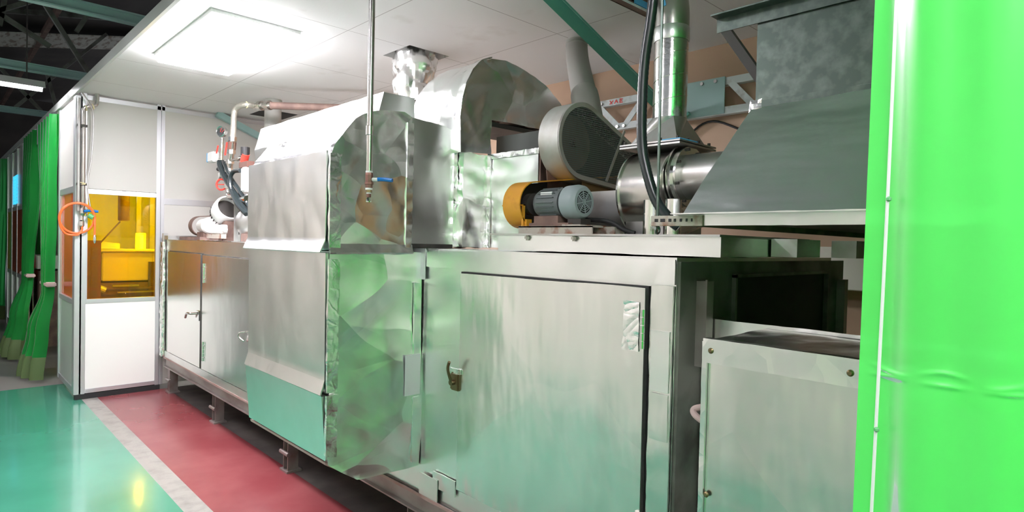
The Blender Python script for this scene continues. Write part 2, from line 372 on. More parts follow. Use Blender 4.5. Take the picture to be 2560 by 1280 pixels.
w1 = struct('window_1', bx(XL - 0.05, XL - 0.002, 1.035, 1.045, 0.905, 1.862), 'alu', 'amber tinted window of the partition')
struct('pane', bx(XL - 0.03, XL - 0.026, 1.035, 1.595, 0.905, 1.862), 'amber_glass', 'amber tinted pane', w1)
# ---- partition wall along the aisle: faces -Y, at y = 0.96, left of the corner
wa = struct('wall_aisle', bx(-7.56, -6.76, YA, YA + 0.035, 1.93, CZ - 0.04), 'beige_panel', 'beige partition panel along the aisle left of the corner')
struct('panel', bx(-7.56, -6.76, YA, YA + 0.035, 0.10, 0.85), 'grey_panel', 'grey green lower panel', wa)
for x0, x1 in ((-6.76, -6.65), (-7.62, -7.56)): struct('post', bx(x0, x1, YA - 0.01, YA + 0.045, 0.045, CZ - 0.03, bevel=.004), 'alu', None, wa)
for z0, z1 in ((1.87, 1.93), (0.85, 0.90), (0.045, 0.10)): struct('rail', bx(-7.56, -6.76, YA - 0.006, YA + 0.04, z0, z1, bevel=.003), 'alu', None, wa)
w2 = struct('window_2', bx(-7.56, -7.53, YA - .002, YA + 0.03, 0.90, 1.87), 'alu', 'orange tinted window left of the corner post')
struct('pane', bx(-7.53, -6.76, YA + 0.012, YA + 0.016, 0.90, 1.87), 'orange_glass', None, w2)
wf = struct('wall_aisle', bx(-13.1, -10.1, YA + .005, YA + 0.035, 1.88, CZ - 0.04), 'grey_panel', 'row of pale panels and orange windows beyond the curtained doorway')
struct('panel', bx(-13.1, -10.1, YA + .005, YA + 0.035, 0.10, 0.84), 'grey_panel', None, wf)
for x in (-13.1, -12.35, -11.6, -10.85, -10.15): struct('post', bx(x - .03, x + 0.05, YA - 0.01, YA + 0.04, 0.0, CZ - 0.03), 'alu', None, wf)
for z0, z1 in ((1.82, 1.88), (0.84, 0.90), (0.0, 0.10)): struct('rail', bx(-13.1, -10.1, YA - 0.006, YA + 0.04, z0, z1), 'alu', None, wf)
for k, x in enumerate((-13.05, -12.30, -11.55, -10.80)):
    w = struct('window_%d' % (k + 3), bx(x, x + 0.03, YA - .004, YA + 0.03, 0.90, 1.82), 'alu')
    struct('pane', bx(x + .03, x + 0.68, YA - 0.006, YA - 0.003, 0.90, 1.82), 'orange_glass', None, w)
wi = struct('wall_room', bx(-12.6, -12.5, 1.05, YB, 0, CZ), 'white_panel', 'white wall of the room beyond the partition')
wx = struct('wall_end', bx(-20.1, -20.0, -3.2, 4.7, 0, 4.9), 'roof')
struct('wall_room', bx(-12.5, XL - .05, YB, YB + 0.1, 0, CZ), 'white_panel')

t = thing('green_reflection_curtain', 'unseen green vinyl curtain added behind the hood for green reflections in the foil', 'curtain', (.95, 2.2, 0))  # unseen sheet, added so the foil end faces reflect green
b = nb(); G = []
for i in range(81):
    y = 1.0 + 2.5 * i / 80; G.append([b.verts.new((.95 + .03 * math.sin(y * 16), y, z)) for z in (.03, .9, 1.8, CZ - .08)])
for i in range(80):
    for k in range(3): b.faces.new([G[i][k], G[i + 1][k], G[i + 1][k + 1], G[i][k + 1]])
link('sheet', b, 'green_vinyl', t, smooth=True)
link('rail', cyl(nb(), (.95, 1.0, CZ - .06), (.95, 3.5, CZ - .06), .014, n=12), 'alu', t)

# ---- lights of the place, with added fill tubes
def ceiling_light(x0, x1, y0, y1, label):
    t = thing('ceiling_light', label, 'ceiling light', ((x0 + x1) / 2, (y0 + y1) / 2, CZ), 'ceiling diffuser lights')
    b = nb()
    box(b, x0 - .02, x1 + .02, y0 - .02, y0, CZ - .02, CZ); box(b, x0 - .02, x1 + .02, y1, y1 + .02, CZ - .02, CZ)
    box(b, x0 - .02, x0, y0, y1, CZ - .02, CZ); box(b, x1, x1 + .02, y0, y1, CZ - .02, CZ)
    link('frame', b, 'white_plastic', t)
    link('diffuser', bx(x0, x1, y0, y1, CZ - .06, CZ - .001), 'panel_light', t)
    return t
ceiling_light(-4.80, -3.64, 1.15, 1.62, 'large bright rectangular light set in the white ceiling')
def tube_light(x, y, z, ln, label, ax='x'):
    t = thing('fluorescent_light', label, 'fluorescent light', (x, y, z), 'fluorescent lights hung over the aisle')
    b = nb(); prism(b, [(-.06, .05), (.06, .05), (.12, -.02), (.11, -.02), (.05, .035), (-.05, .035), (-.11, -.02), (-.12, -.02)], 'x', -ln / 2, ln / 2)
    o = link('reflector', b, 'white_plastic', t)
    b = cyl(nb(), (-ln / 2 + .02, -.03, .0), (ln / 2 - .02, -.03, .0), .016, n=10); o2 = link('tube', b, 'tube', t)
    b = cyl(nb(), (-ln / 2 + .02, .03, .0), (ln / 2 - .02, .03, .0), .016, n=10); o3 = link('tube', b, 'tube', t)
    for q in (o, o2, o3):
        q.matrix_parent_inverse = Matrix.Identity(4)
    if ax == 'y': t.rotation_euler.z = PI / 2
    for s in (-1, 1):
        q = link('suspension_rod', cyl(nb(), (s * ln * .4, 0, .05), (s * ln * .4, 0, (CZ - z if y > YA else 4.55 - z) - .002), .006, n=6), 'dark_steel', t); q.matrix_parent_inverse = Matrix.Identity(4)
    return t
tube_light(-7.35, 0.15, 2.88, 1.3, 'long fluorescent tube light hung across the aisle under the dark roof', 'y')
tube_light(-4.9, -0.45, 2.88, 1.25, 'second fluorescent tube light hung across the green aisle', 'y')
tube_light(-2.45, -0.35, 2.88, 1.25, 'third fluorescent tube light hung across the green aisle', 'y')
tube_light(0.2, -0.2, 2.88, 1.25, 'fluorescent tube light hung over the aisle above the viewer', 'y')
tube_light(1.3, -0.15, 2.88, 1.25, 'unseen fluorescent tube light added over the aisle to brighten the green curtain', 'y')  # unseen fill tube, added to lift the brightness of the green curtain
tube_light(-7.42, 2.0, 2.60, 1.2, 'unseen fluorescent tube light added to brighten the room behind the amber window', 'y')  # unseen fill tube, added to light what shows through the amber pane

# ------------------------------------------------------------------ the long foil-clad machine, front face at y = 1.65
FY = 1.65
def hinge(parent, x, z, h=0.10, name='hinge', y=FY - .018, s=1):
    b = nb(); box(b, x - .045 * s if s > 0 else x, x if s > 0 else x + .045, y - .003, y + .004, z - h / 2, z + h / 2)
    n = 5
    for i in range(n): cyl(b, (x, y - .006, z - h / 2 + h * i / n + .001), (x, y - .006, z - h / 2 + h * (i + 1) / n - .001), .0085, n=12)
    for q in (-.3, .3): cyl(b, (x - .025 * s, y - .006, z + q * h), (x - .025 * s, y - .002, z + q * h), .006, n=8)
    return link(name, b, 'chrome', parent)
# near oven block
t = thing('foil_clad_oven', 'big foil-clad oven with one large hinged door and a brass latch', 'oven', (-2.0, 2.3, 0))
b = bx(-3.05, -1.0, FY + .003, 2.95, 0.335, 1.468)
foilize(b, 0.03, 0.002, 4, 2, 0.002)
autosmooth(link('body', b, 'foil', t), 50)
b = nb()   # raw side with a dark tunnel mouth
for (y0, y1, z0, z1) in ((1.66, 1.99, .34, 1.455), (2.86, 3.08, .34, 1.455), (1.99, 2.86, 1.40, 1.455), (1.99, 2.86, .34, .95)): box(b, -1.0, -0.990, y0, y1, z0, z1)
for y0 in (1.99, 2.85): box(b, -1.3, -0.975, y0, y0 + .012, .95, 1.41)
box(b, -1.3, -.975, 1.99, 2.86, 1.40, 1.412); box(b, -1.3, -.975, 1.99, 2.86, .94, .952)
link('side_plate', b, 'side_plate', t)
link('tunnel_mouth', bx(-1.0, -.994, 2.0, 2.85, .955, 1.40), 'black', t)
b = nb(); box(b, -.99, -.955, 1.755, 1.80, 1.125, 1.395); box(b, -.958, -.952, 1.752, 1.758, 1.12, 1.40); link('side_bracket', b, 'frame_steel', t)
b = nb(); box(b, -.99, -.955, 3.0, 3.04, 1.10, 1.37); link('side_bracket', b, 'frame_steel', t)
# door, with a dark gap round it
b = bx(-2.026, -1.090, FY - .009, FY + .002, 0.439, 1.375); link('door_gap', b, 'black', t)
b = bx(-2.020, -1.096, FY - .020, FY - .001, 0.445, 1.369)
foilize(b, 0.022, 0.0025, 3.5, 5, 0.006, 3.0, 0.45)
d = autosmooth(link('door', b, 'foil_door', t), 50)
hinge(d, -1.100, 1.24, 0.125); hinge(d, -1.100, 0.60, 0.125)
b = bx(-1.175, -1.112, FY - .0265, FY - .0215, 1.165, 1.325); foilize(b, .010, .005, 9, 3, .002); autosmooth(link('tape', b, 'foil_tape', d), 40)
b = nb(); box(b, -2.062, -2.005, FY - .032, FY - .012, 0.868, 0.945, bevel=.006); cyl(b, (-2.034, FY - .05, .905), (-2.034, FY - .03, .905), .012)
lt = link('latch', b, 'brass', d)
b = tube(nb(), [(-2.034, FY - .045, .905), (-2.036, FY - .058, .945), (-2.032, FY - .066, .972), (-2.018, FY - .070, .998)], .0065); autosmooth(link('lever', b, 'brass', lt))
b = bx(-2.068, -1.998, FY - .026, FY - .019, 0.94, 0.962); foilize(b, .012, .002, 20, 4, .001); autosmooth(link('tape', b, 'foil_tape', d))
# door-frame borders: tape bands of the cladding
for (x0, x1, z0, z1, sd) in ((-2.31, -1.0, 1.385, 1.462, 1), (-1.083, -1.004, .36, 1.38, 2), (-2.20, -2.04, .40, .47, 3)):
    b = bx(x0, x1, FY - .0075, FY - .001, z0, z1); foilize(b, .02, .0025, 9, sd, .0015, 5); autosmooth(link('tape', b, 'foil_door' if sd == 2 else 'foil', t), 45)
for (x0, x1, z0, z1, mm) in ((-2.41, -2.285, 1.325, 1.468, 'foil_paper'), (-1.078, -1.01, 1.05, 1.24, 'foil'), (-1.074, -1.01, .90, 1.045, 'foil_door'), (-2.3, -2.16, .34, .44, 'foil')):
    b = bx(x0, x1, FY - .012, FY - .0075, z0, z1); foilize(b, .02, .002, 8, x1, .001); autosmooth(link('patch', b, mm, t), 45)

# far cabinet block
t = thing('foil_clad_cabinet', 'long foil-clad cabinet by the partition, its doors mirroring the amber window', 'cabinet', (-4.7, 2.2, 0))
b = bx(-6.50, -3.06, FY + .003, 2.95, 0.335, 1.462); foilize(b, 0.04, 0.002, 3, 7, 0.003)
autosmooth(link('body', b, 'foil', t), 50)
def far_door(x0, x1, z0, z1, sd):
    link('door_gap', bx(x0 - .006, x1 + .006, FY - .008, FY + .002, z0 - .006, z1 + .006), 'dark_steel', t)
    b = bx(x0, x1, FY - .020, FY - .001, z0, z1); foilize(b, .04, .0012, 3, sd, .003, 1.5)
    return autosmooth(link('door', b, 'foil_far', t), 50)
d = far_door(-6.37, -5.425, .41, 1.352, 11)
b = nb(); box(b, -5.50, -5.42, FY - .03, FY - .018, .80, .88); lt = link('latch', b, 'chrome', d)
b = tube(nb(), [(-5.46, FY - .03, .86), (-5.50, FY - .07, .855), (-5.58, FY - .075, .85), (-5.64, FY - .07, .81)], .010); link('lever', b, 'steel', lt)
d = far_door(-5.375, -3.9, .41, 1.345, 12)
hinge(d, -5.33, 1.20, .16, s=-1); hinge(d, -5.33, .56, .16, s=-1)
b = tube(nb(), [(-4.42, FY - .02, .83), (-4.45, FY - .05, .82), (-4.455, FY - .05, .79), (-4.42, FY - .03, .765)], .007); link('handle', b, 'steel', d)
b = bx(-6.50, -3.9, FY - .010, FY - .001, .338, .40); foilize(b, .03, .002, 9, 6, .002); autosmooth(link('tape', b, 'foil', t))
b = bx(-6.56, -6.40, FY - .015, FY + .25, 1.462, 1.50); box(b, -6.57, -6.53, FY - .02, FY + .02, 1.38, 1.52); link('end_rail', b, 'sheet_grey', t)
# foil-wrapped flanges at the wall end
for x, y, sd in ((-6.60, 1.645, 1), (-6.535, 1.638, 2)):
    b = cyl(nb(), (x, y, .34), (x, y, 1.44), .024, n=14); foilize(b, .02, .007, 18, sd, .004, 6); autosmooth(link('wrapped_flange', b, 'foil_tape', t), 60)

# base frame
t = thing('base_frame', 'long low steel channel frame with pink primer carrying the machine', 'machine frame', (-3.8, 1.7, 0))
b = nb(); box(b, -6.52, -1.0, 1.662, 1.668, .245, .335); box(b, -6.52, -1.0, 1.64, 1.70, .325, .333); box(b, -6.52, -1.0, 1.64, 1.70, .243, .251)
link('channel', b, 'frame_steel', t)
b = bx(-6.52, -1.0, 1.636, 1.64, .326, .340); link('channel_lip', b, 'primer_pink', t)
b = bx(-6.52, -1.0, 2.86, 2.90, .245, .335); link('channel', b, 'dark_steel', t)
for x in (-6.45, -5.185, -3.813, -2.40, -1.15):
    for y, mm in ((1.70, 'frame_steel'), (2.85, 'dark_steel')):
        b = nb(); box(b, x - .035, x - .029, y - .03, y + .04, .012, .245); box(b, x - .035, x + .035, y - .032, y - .026, .012, .245) if x < -6 else None
        box(b, x + .028, x + .034, y - .03, y + .04, .012, .245); box(b, x - .033, x + .033, y + .03, y + .036, .012, .245)
        box(b, x - .055, x + .055, y - .045, y + .055, 0.0, .012); cyl(b, (x - .06, y - .036, .12), (x + .06, y - .036, .12), .014, n=10)
        link('leg', b, mm, t)

# ---- projecting front duct box (end face faces +X)
t = thing('front_duct', 'tall projecting foil-wrapped duct box with a rounded shoulder, in front of the machine', 'duct', (-2.7, 1.4, .5))
prof_up = [(1.186, 1.455), (1.187, 1.853), (1.198, 1.884), (1.222, 1.915), (1.255, 1.963), (1.29, 2.006), (1.33, 2.036), (1.378, 2.055), (1.45, 2.07), (1.53, 2.072), (1.575, 2.055), (1.58, 1.455)]
b = prism(nb(), prof_up, 'x', -3.15, -2.313); foilize(b, .018, .007, 3.6, 21, .007, 3)
autosmooth(link('upper_body', b, 'foil_crinkled', t), 50)
prof_lo = [(1.186, 1.452), (1.19, .86), (1.19, .565), (1.33, .47), (1.652, .458), (1.652, 1.452)]
b = prism(nb(), prof_lo, 'x', -3.14, -2.316); foilize(b, .020, .006, 2.8, 23, .010, 2.2)
autosmooth(link('lower_body', b, 'foil_creased', t), 50)
# smooth front sheets with flared lower hems
b = prism(nb(), [(1.170, 1.86), (1.169, 1.50), (1.146, 1.447), (1.150, 1.443), (1.174, 1.495), (1.176, 1.86)], 'x', -3.16, -2.325); foilize(b, .03, .003, 5, 31, .004, 2); autosmooth(link('front_sheet', b, 'foil', t), 40)
b = prism(nb(), [(1.172, 1.443), (1.176, .92), (1.158, .862), (1.162, .858), (1.182, .915), (1.184, 1.443)], 'x', -3.15, -2.325); foilize(b, .03, .0015, 3, 33, .003, 1.5); autosmooth(link('front_sheet', b, 'foil', t), 40)
b = prism(nb(), [(1.164, .856), (1.186, .585), (1.188, .856)], 'x', -3.15, -2.325); foilize(b, .03, .0012, 3, 34, .003, 1.5); autosmooth(link('front_sheet', b, 'foil', t), 40)
b = prism(nb(), [(1.188, .578), (1.33, .478), (1.34, .47), (1.19, .566)], 'x', -3.14, -2.33); link('bottom_lip', b, 'primer_pink', t)
for z0, z1, sd in ((.60, .86, 1), (.87, 1.42, 2), (1.46, 1.85, 3)):     # green-lit tape down the corner
    b = bx(-2.318, -2.303, 1.176, 1.226, z0, z1); foilize(b, .014, .004, 9, sd, .002, 6); autosmooth(link('corner_tape', b, 'foil_tape', t), 60)
for y0, z0, z1, sd in ((1.545, 1.47, 2.03, 4), (1.60, .95, 1.31, 5), (1.60, .49, .79, 6)):
    b = bx(-2.320, -2.306, y0, y0 + .035, z0, z1); foilize(b, .012, .004, 16, sd, .002, 6); autosmooth(link('corner_tape', b, 'foil_crinkled', t), 60)
b = prism(nb(), [(-2.312, 1.485), (-2.296, 1.447), (-2.304, 1.440), (-2.32, 1.47)], 'y', 1.18, 1.585); foilize(b, .02, .004, 10, 7, .003, 5); autosmooth(link('hem', b, 'foil_crinkled', t), 60)
b = bx(-2.3085, -2.305, 1.556, 1.637, .80, .985); link('paper_patch', b, 'foil_paper', t)

# ---- second section: plain duct between the front box and the arch
t = thing('linking_duct', 'plain flat-sided duct section between the front duct box and the arched duct', 'duct', (-2.7, 1.75, 1.47))
b = prism(nb(), [(1.585, 1.475), (1.868, 1.475), (1.868, 2.035), (1.80, 2.055), (1.62, 2.068), (1.585, 2.06)], 'x', -3.2, -2.368); foilize(b, .025, .002, 5, 41, .003, 2)
autosmooth(link('body', b, 'foil', t), 40)
b = bx(-2.374, -2.350, 1.845, 1.872, 1.475, 2.04); foilize(b, .012, .006, 14, 42, .003, 6); autosmooth(link('corner_tape', b, 'foil_tape', t), 60)
link('seam_cover', bx(-2.40, -2.345, 1.60, 1.84, 1.470, 1.488), 'dark_steel', t)

# ---- long flat ridge duct
t = thing('ridge_duct', 'long flat bright foil duct running left towards the partition', 'duct', (-3.2, 1.7, 1.47))
b = prism(nb(), [(1.562, 2.078), (1.60, 2.222), (1.78, 2.222), (1.78, 2.078)], 'x', -4.12, -2.60); prism(b, [(1.590, 1.48), (1.590, 1.85), (1.562, 2.076), (1.80, 2.076), (1.80, 1.48)], 'x', -4.12, -3.22); foilize(b, .03, .003, 5, 51, .004, 2.5)
autosmooth(link('body', b, 'foil', t), 40)

# ---- arched duct
t = thing('arched_duct', 'big arched foil elbow duct curving back over the machine', 'duct', (-2.5, 2.1, 1.47))
outer = [(1.845, 1.935), (1.838, 2.10), (1.848, 2.18), (1.872, 2.265), (1.91, 2.335), (1.965, 2.392), (2.03, 2.42), (2.12, 2.43), (2.22, 2.418), (2.34, 2.388), (2.44, 2.345), (2.54, 2.285), (2.62, 2.21), (2.66, 2.12)]
inner = [(2.04, 2.113), (2.034, 1.944)]
b = prism(nb(), outer + inner, 'x', -2.73, -2.30)
for v in b.verts:
    if v.co.x < -2.7: v.co.x += 0.10 * max(0, min(1, (v.co.z - 2.2) / 0.2))
foilize(b, .02, .007, 4, 61, .010, 2.5)
autosmooth(link('elbow', b, 'foil_crinkled', t), 50)
b = bx(-2.70, -2.306, 1.868, 2.03, 1.475, 1.94); foilize(b, .018, .009, 9, 62, .008, 4); autosmooth(link('riser', b, 'foil_crinkled', t), 60)
b = prism(nb(), [(1.840, 2.0), (1.832, 2.10), (1.842, 2.18), (1.866, 2.268), (1.905, 2.34), (1.96, 2.398), (2.03, 2.427), (2.03, 2.417), (1.965, 2.388), (1.912, 2.33), (1.875, 2.262), (1.852, 2.18), (1.842, 2.10), (1.85, 2.0)], 'x', -2.345, -2.296); foilize(b, .015, .003, 16, 63, .001); autosmooth(link('rim_tape', b, 'foil_crinkled', t), 60)
b = bx(-2.60, -2.312, 2.035, 2.50, 2.085, 2.108); link('inner_plate', b, 'dark_steel', t)

# ---- flat box beside the arch, front face at y = 2.03
t = thing('foil_wrapped_box', 'flat-fronted foil-wrapped box standing right of the arched duct behind the yellow guard', 'duct box', (-2.13, 2.2, 1.47))
b = bx(-2.30, -1.965, 2.032, 2.42, 1.475, 1.938); foilize(b, .025, .003, 7, 71, .003, 3)
autosmooth(link('body', b, 'foil', t), 40)
link('side_plate', bx(-1.962, -1.952, 2.036, 2.42, 1.48, 1.93), 'rust_brown', t)
b = bx(-2.31, -1.955, 2.024, 2.032, 1.915, 1.942); box(b, -2.31, -2.285, 2.02, 2.032, 1.475, 1.93); foilize(b, .012, .003, 20, 72, .002); autosmooth(link('edge_tape', b, 'foil_tape', t), 60)
b = bx(-2.33, -1.97, 2.10, 2.16, 1.955, 2.04); link('perforated_guard', b, 'dark_mesh', t)

# ---- flat support beam on top of the oven
t = thing('support_beam', 'long flat foil-covered beam lying on the oven top under the blower motor', 'beam', (-1.37, 1.75, 1.47))
b = bx(-1.875, -.89, 1.712, 2.35, 1.472, 1.533); foilize(b, .03, .002, 6, 81, .002, 3); autosmooth(link('body', b, 'foil', t), 40)
b = bx(-1.91, -.885, 1.695, 2.38, 1.533, 1.540); link('top_plate', b, 'sheet_grey', t)
for x in (-1.70, -1.46):
    b = cyl(nb(), (x, 1.706, 1.533), (x, 1.706, 1.513), .006, n=10); cyl(b, (x, 1.706, 1.529), (x, 1.706, 1.519), .011, n=6); link('bolt', b, 'rusty', t)
for x, x1, y0, y1 in ((-.885, -.80, 2.05, 2.25), (-.78, -.70, 2.3, 2.5)):
    b = bx(x, x1, y0, y1, 1.475, 1.535); link('stub_plate', b, 'sheet_grey', t)

# ---- blower motor, axis along X
t = thing('electric_motor', 'grey electric motor with round slotted fan cover on a rusty base', 'motor', (-1.6, 1.815, 1.54))
ax = (1.815, 1.664)
b = lathe(nb(), (-1.735, *ax), (1, 0, 0), [(0, .030), (.004, .050), (.02, .058), (.14, .058)], 32)
for k in range(20):
    a = 2 * PI * k / 20; 
    c = Vector((0, math.cos(a), math.sin(a))); box_c = Vector((-1.66, *ax)) + c * .058
    bar(b, box_c - Vector((.045, 0, 0)), box_c + Vector((.045, 0, 0)), .003, .008, up=c)
autosmooth(link('housing', b, 'motor_grey', t))
b = lathe(nb(), (-1.585, *ax), (1, 0, 0), [(0, .060), (.006, .066), (.055, .068), (.072, .064), (.080, .056), (.080, .046), (.076, .046)], 40)
fc = autosmooth(link('fan_cover', b, 'motor_cover', t))
b = lathe(nb(), (-1.5088, *ax), (1, 0, 0), [(0, .046), (.001, .046)], 32); link('fan_opening', b, 'black', fc)
b = nb()
for R in (.012, .020, .028, .036, .0445): torus(b, (-1.5055, *ax), (1, 0, 0), R, .0017, 32, 6)
cyl(b, (-1.508, *ax), (-1.503, *ax), .006, n=16)
for k in range(8):
    a = 2 * PI * k / 8 + .2; c = Vector((0, math.cos(a), math.sin(a))); p = Vector((-1.5055, *ax)); bar(b, p + c * .005, p + c * .047, .0032, .003, up=(1, 0, 0))
link('grille', b, 'motor_cover', fc)
b = bx(-1.69, -1.63, 1.765, 1.768, 1.695, 1.706); 
lb = link('nameplate', b, 'white_plastic', t)
b = nb(); box(b, -1.73, -1.60, 1.772, 1.86, 1.582, 1.612); box(b, -1.75, -1.54, 1.765, 1.87, 1.572, 1.584); link('foot', b, 'rust_brown', t)
b = nb(); box(b, -1.78, -1.40, 1.735, 1.741, 1.541, 1.570); box(b, -1.78, -1.40, 1.735, 1.80, 1.565, 1.571); box(b, -1.78, -1.40, 1.87, 1.93, 1.541, 1.571); box(b, -1.55, -1.46, 1.74, 1.93, 1.571, 1.576)
link('rail', b, 'rusty', t)
b = lathe(nb(), (-1.80, *ax), (1, 0, 0), [(0, .030), (.0, .045), (.03, .045), (.03, .012), (.07, .012)], 24); link('pulley', b, 'dark_steel', t)
b = bx(-1.565, -1.50, 1.79, 1.85, 1.571, 1.600); link('terminal_base', b, 'dark_steel', t)

# ---- yellow belt guard, plane YZ, sloping up and back
def hull2(c0, r0, c1, r1, n=18):
    c0, c1 = Vector(c0), Vector(c1); d = c1 - c0; L_ = d.length; base = math.atan2(d.y, d.x); k = math.acos((r0 - r1) / L_)
    pts = [(c0.x + r0 * math.cos(base + k + (2 * PI - 2 * k) * i / n), c0.y + r0 * math.sin(base + k + (2 * PI - 2 * k) * i / n)) for i in range(n + 1)]
    pts += [(c1.x + r1 * math.cos(base - k + 2 * k * i / n), c1.y + r1 * math.sin(base - k + 2 * k * i / n)) for i in range(n + 1)]
    return pts
def shell(bm, outer, inner, x0, x1):
    n = len(outer)
    V = [[bm.verts.new((x, p[0], p[1])) for p in poly] for poly in (outer, inner) for x in (x0, x1)]
    o0, o1, i0, i1 = V
    for k in range(n):
        j = (k + 1) % n
        bm.faces.new([o0[k], o1[k], o1[j], o0[j]]); bm.faces.new([i0[k], i0[j], i1[j], i1[k]])
        bm.faces.new([o1[k], i1[k], i1[j], o1[j]]); bm.faces.new([o0[k], o0[j], i0[j], i0[k]])
    return bm
t = thing('yellow_belt_guard', 'yellow painted capsule-shaped belt guard behind the grey motor', 'belt guard', (-1.8, 1.9, 1.54))
C0, C1 = (1.830, 1.662), (2.40, 1.785)
b = shell(nb(), hull2(C0, .098, C1, .05), hull2(C0, .093, C1, .045), -1.875, -1.775); autosmooth(link('rim', b, 'yellow', t))
b = prism(nb(), hull2(C0, .091, C1, .043), 'x', -1.872, -1.868); link('back_plate', b, 'dark_steel', t)
b = prism(nb(), [(2.12, 1.65), (2.5, 1.73), (2.5, 1.81), (2.12, 1.80)], 'x', -1.776, -1.772); link('mesh', b, 'yellow_mesh', t)
b = nb(); box(b, -1.785, -1.775, 1.755, 1.765, 1.541, 1.66); box(b, -1.90, -1.775, 1.752, 1.765, 1.655, 1.660); box(b, -1.785, -1.765, 1.765, 1.795, 1.541, 1.60); link('bracket', b, 'yellow', t)

# ---- drum-shaped belt guard above
t = thing('drum_belt_guard', 'big round sheet-metal belt guard with perforated dark face tapering down to the blower', 'belt guard', (-1.8, 2.2, 1.75))
C0, C1 = (2.098, 1.958), (2.74, 1.80)
b = shell(nb(), hull2(C0, .170, C1, .07, 28), hull2(C0, .166, C1, .066, 28), -1.868, -1.75); autosmooth(link('rim', b, 'guard_sheet', t))
b = shell(nb(), hull2(C0, .170, C1, .07, 28), hull2(C0, .150, C1, .052, 28), -1.756, -1.748); link('face_flange', b, 'guard_sheet', t)
def mesh_face():
    m = mat('perforated', (0.20, 0.23, 0.22), 0.5, 0.6); nt, N, L = nodes_of(m); bs = N['Principled BSDF']; out = [n for n in N if n.type == 'OUTPUT_MATERIAL'][0]
    tc = N.new('ShaderNodeTexCoord'); v = N.new('ShaderNodeTexVoronoi'); v.inputs['Scale'].default_value = 110; v.inputs['Randomness'].default_value = 0.0
    L.new(tc.outputs['Object'], v.inputs['Vector'])
    lt = N.new('ShaderNodeMath'); lt.operation = 'LESS_THAN'; lt.inputs[1].default_value = 0.42; L.new(v.outputs['Distance'], lt.inputs[0])
    tr = N.new('ShaderNodeBsdfTransparent'); mx = N.new('ShaderNodeMixShader'); L.new(lt.outputs[0], mx.inputs[0]); L.new(bs.outputs[0], mx.inputs[1]); L.new(tr.outputs[0], mx.inputs[2]); L.new(mx.outputs[0], out.inputs[0])
    return m
M['perforated'] = mesh_face()
b = prism(nb(), hull2(C0, .155, C1, .056, 28), 'x', -1.7535, -1.7525); link('perforated_face', b, 'perforated', t)
b = prism(nb(), hull2(C0, .164, C1, .064, 28), 'x', -1.868, -1.864); link('back_plate', b, 'dark_steel', t)
b = lathe(nb(), (-1.85, *C0), (1, 0, 0), [(0, .10), (.0, .125), (.008, .118), (.022, .118), (.03, .125), (.03, .02), (.06, .02)], 32); p = link('pulley', b, 'rust_brown', t)
b = bar(nb(), (-1.747, 2.39, 2.045), (-1.747, 2.26, 1.795), .012, .006, up=(1, 0, 0)); link('stiffener', b, 'guard_sheet', t)
b = prism(nb(), [(1.985, 1.83), (2.06, 1.79), (2.16, 1.79), (2.13, 1.74), (2.0, 1.60), (1.99, 1.54), (2.02, 1.54)], 'x', -1.87, -1.865); link('mount_plate', b, 'rust_brown', t)
b = nb(); box(b, -1.76, -1.462, 2.02, 2.28, 1.541, 1.725); 
tag(link('blower_base_box', b, 'sheet_grey'), 'plain grey steel pedestal box behind the grey motor, on the support beam', 'pedestal')

# ---- centrifugal blower
t = thing('centrifugal_blower', 'bare steel centrifugal blower with round inlet pipe, right of the grey motor', 'blower', (-1.35, 2.1, 1.54))
cy, cz = 2.105, 1.715
prof = []
for i in range(41):
    a = math.radians(100 + 210 * i / 40); r = .155 + .012 * i / 40
    prof.append((cy + r * math.cos(a), cz + r * math.sin(a)))
prof = [p for p in prof if p[1] > 1.60 or p[0] < cy]
prof += [(cy + .20, 1.60), (cy + .20, 1.885)]
b = prism(nb(), prof, 'x', -1.445, -1.262); autosmooth(link('scroll', b, 'steel', t), 30)
for x in (-1.449, -1.262):
    outer = [(cy + (p[0] - cy) * 1.05, cz + (p[1] - cz) * 1.05) for p in prof]; b = shell(nb(), outer, prof, x - .002, x + .005); link('rim_flange', b, 'bright_steel', t)
b = bx(-1.44, -1.27, cy - .11, cy + .17, 1.541, 1.62); link('pedestal', b, 'sheet_grey', t)
ic = (2.105, 1.768)
b = lathe(nb(), (-1.258, *ic), (1, 0, 0), [(0, .126), (.008, .126), (.008, .110), (.026, .104), (.026, .116), (.034, .116), (.034, .094)], 40); autosmooth(link('inlet_flange', b, 'bright_steel', t), 30)
for k in range(8):
    a = 2 * PI * k / 8 + .3; q = (ic[0] + .106 * math.cos(a), ic[1] + .106 * math.sin(a)); link('bolt', cyl(nb(), (-1.226, *q), (-1.214, *q), .006, n=6), 'dark_steel', t)
b = cyl(nb(), (-1.23, *ic), (-.80, *ic), .086, n=40, caps=True); autosmooth(link('inlet_pipe', b, 'sheet_grey', t))
for x, y in ((-1.262, 1.90), (-1.17, 1.90)):
    b = cyl(nb(), (x, y, 1.541), (x, y, 1.668), .028, n=24); cyl(b, (x, y, 1.615), (x, y, 1.620), .030, n=24); link('leg', b, 'bright_steel', t)
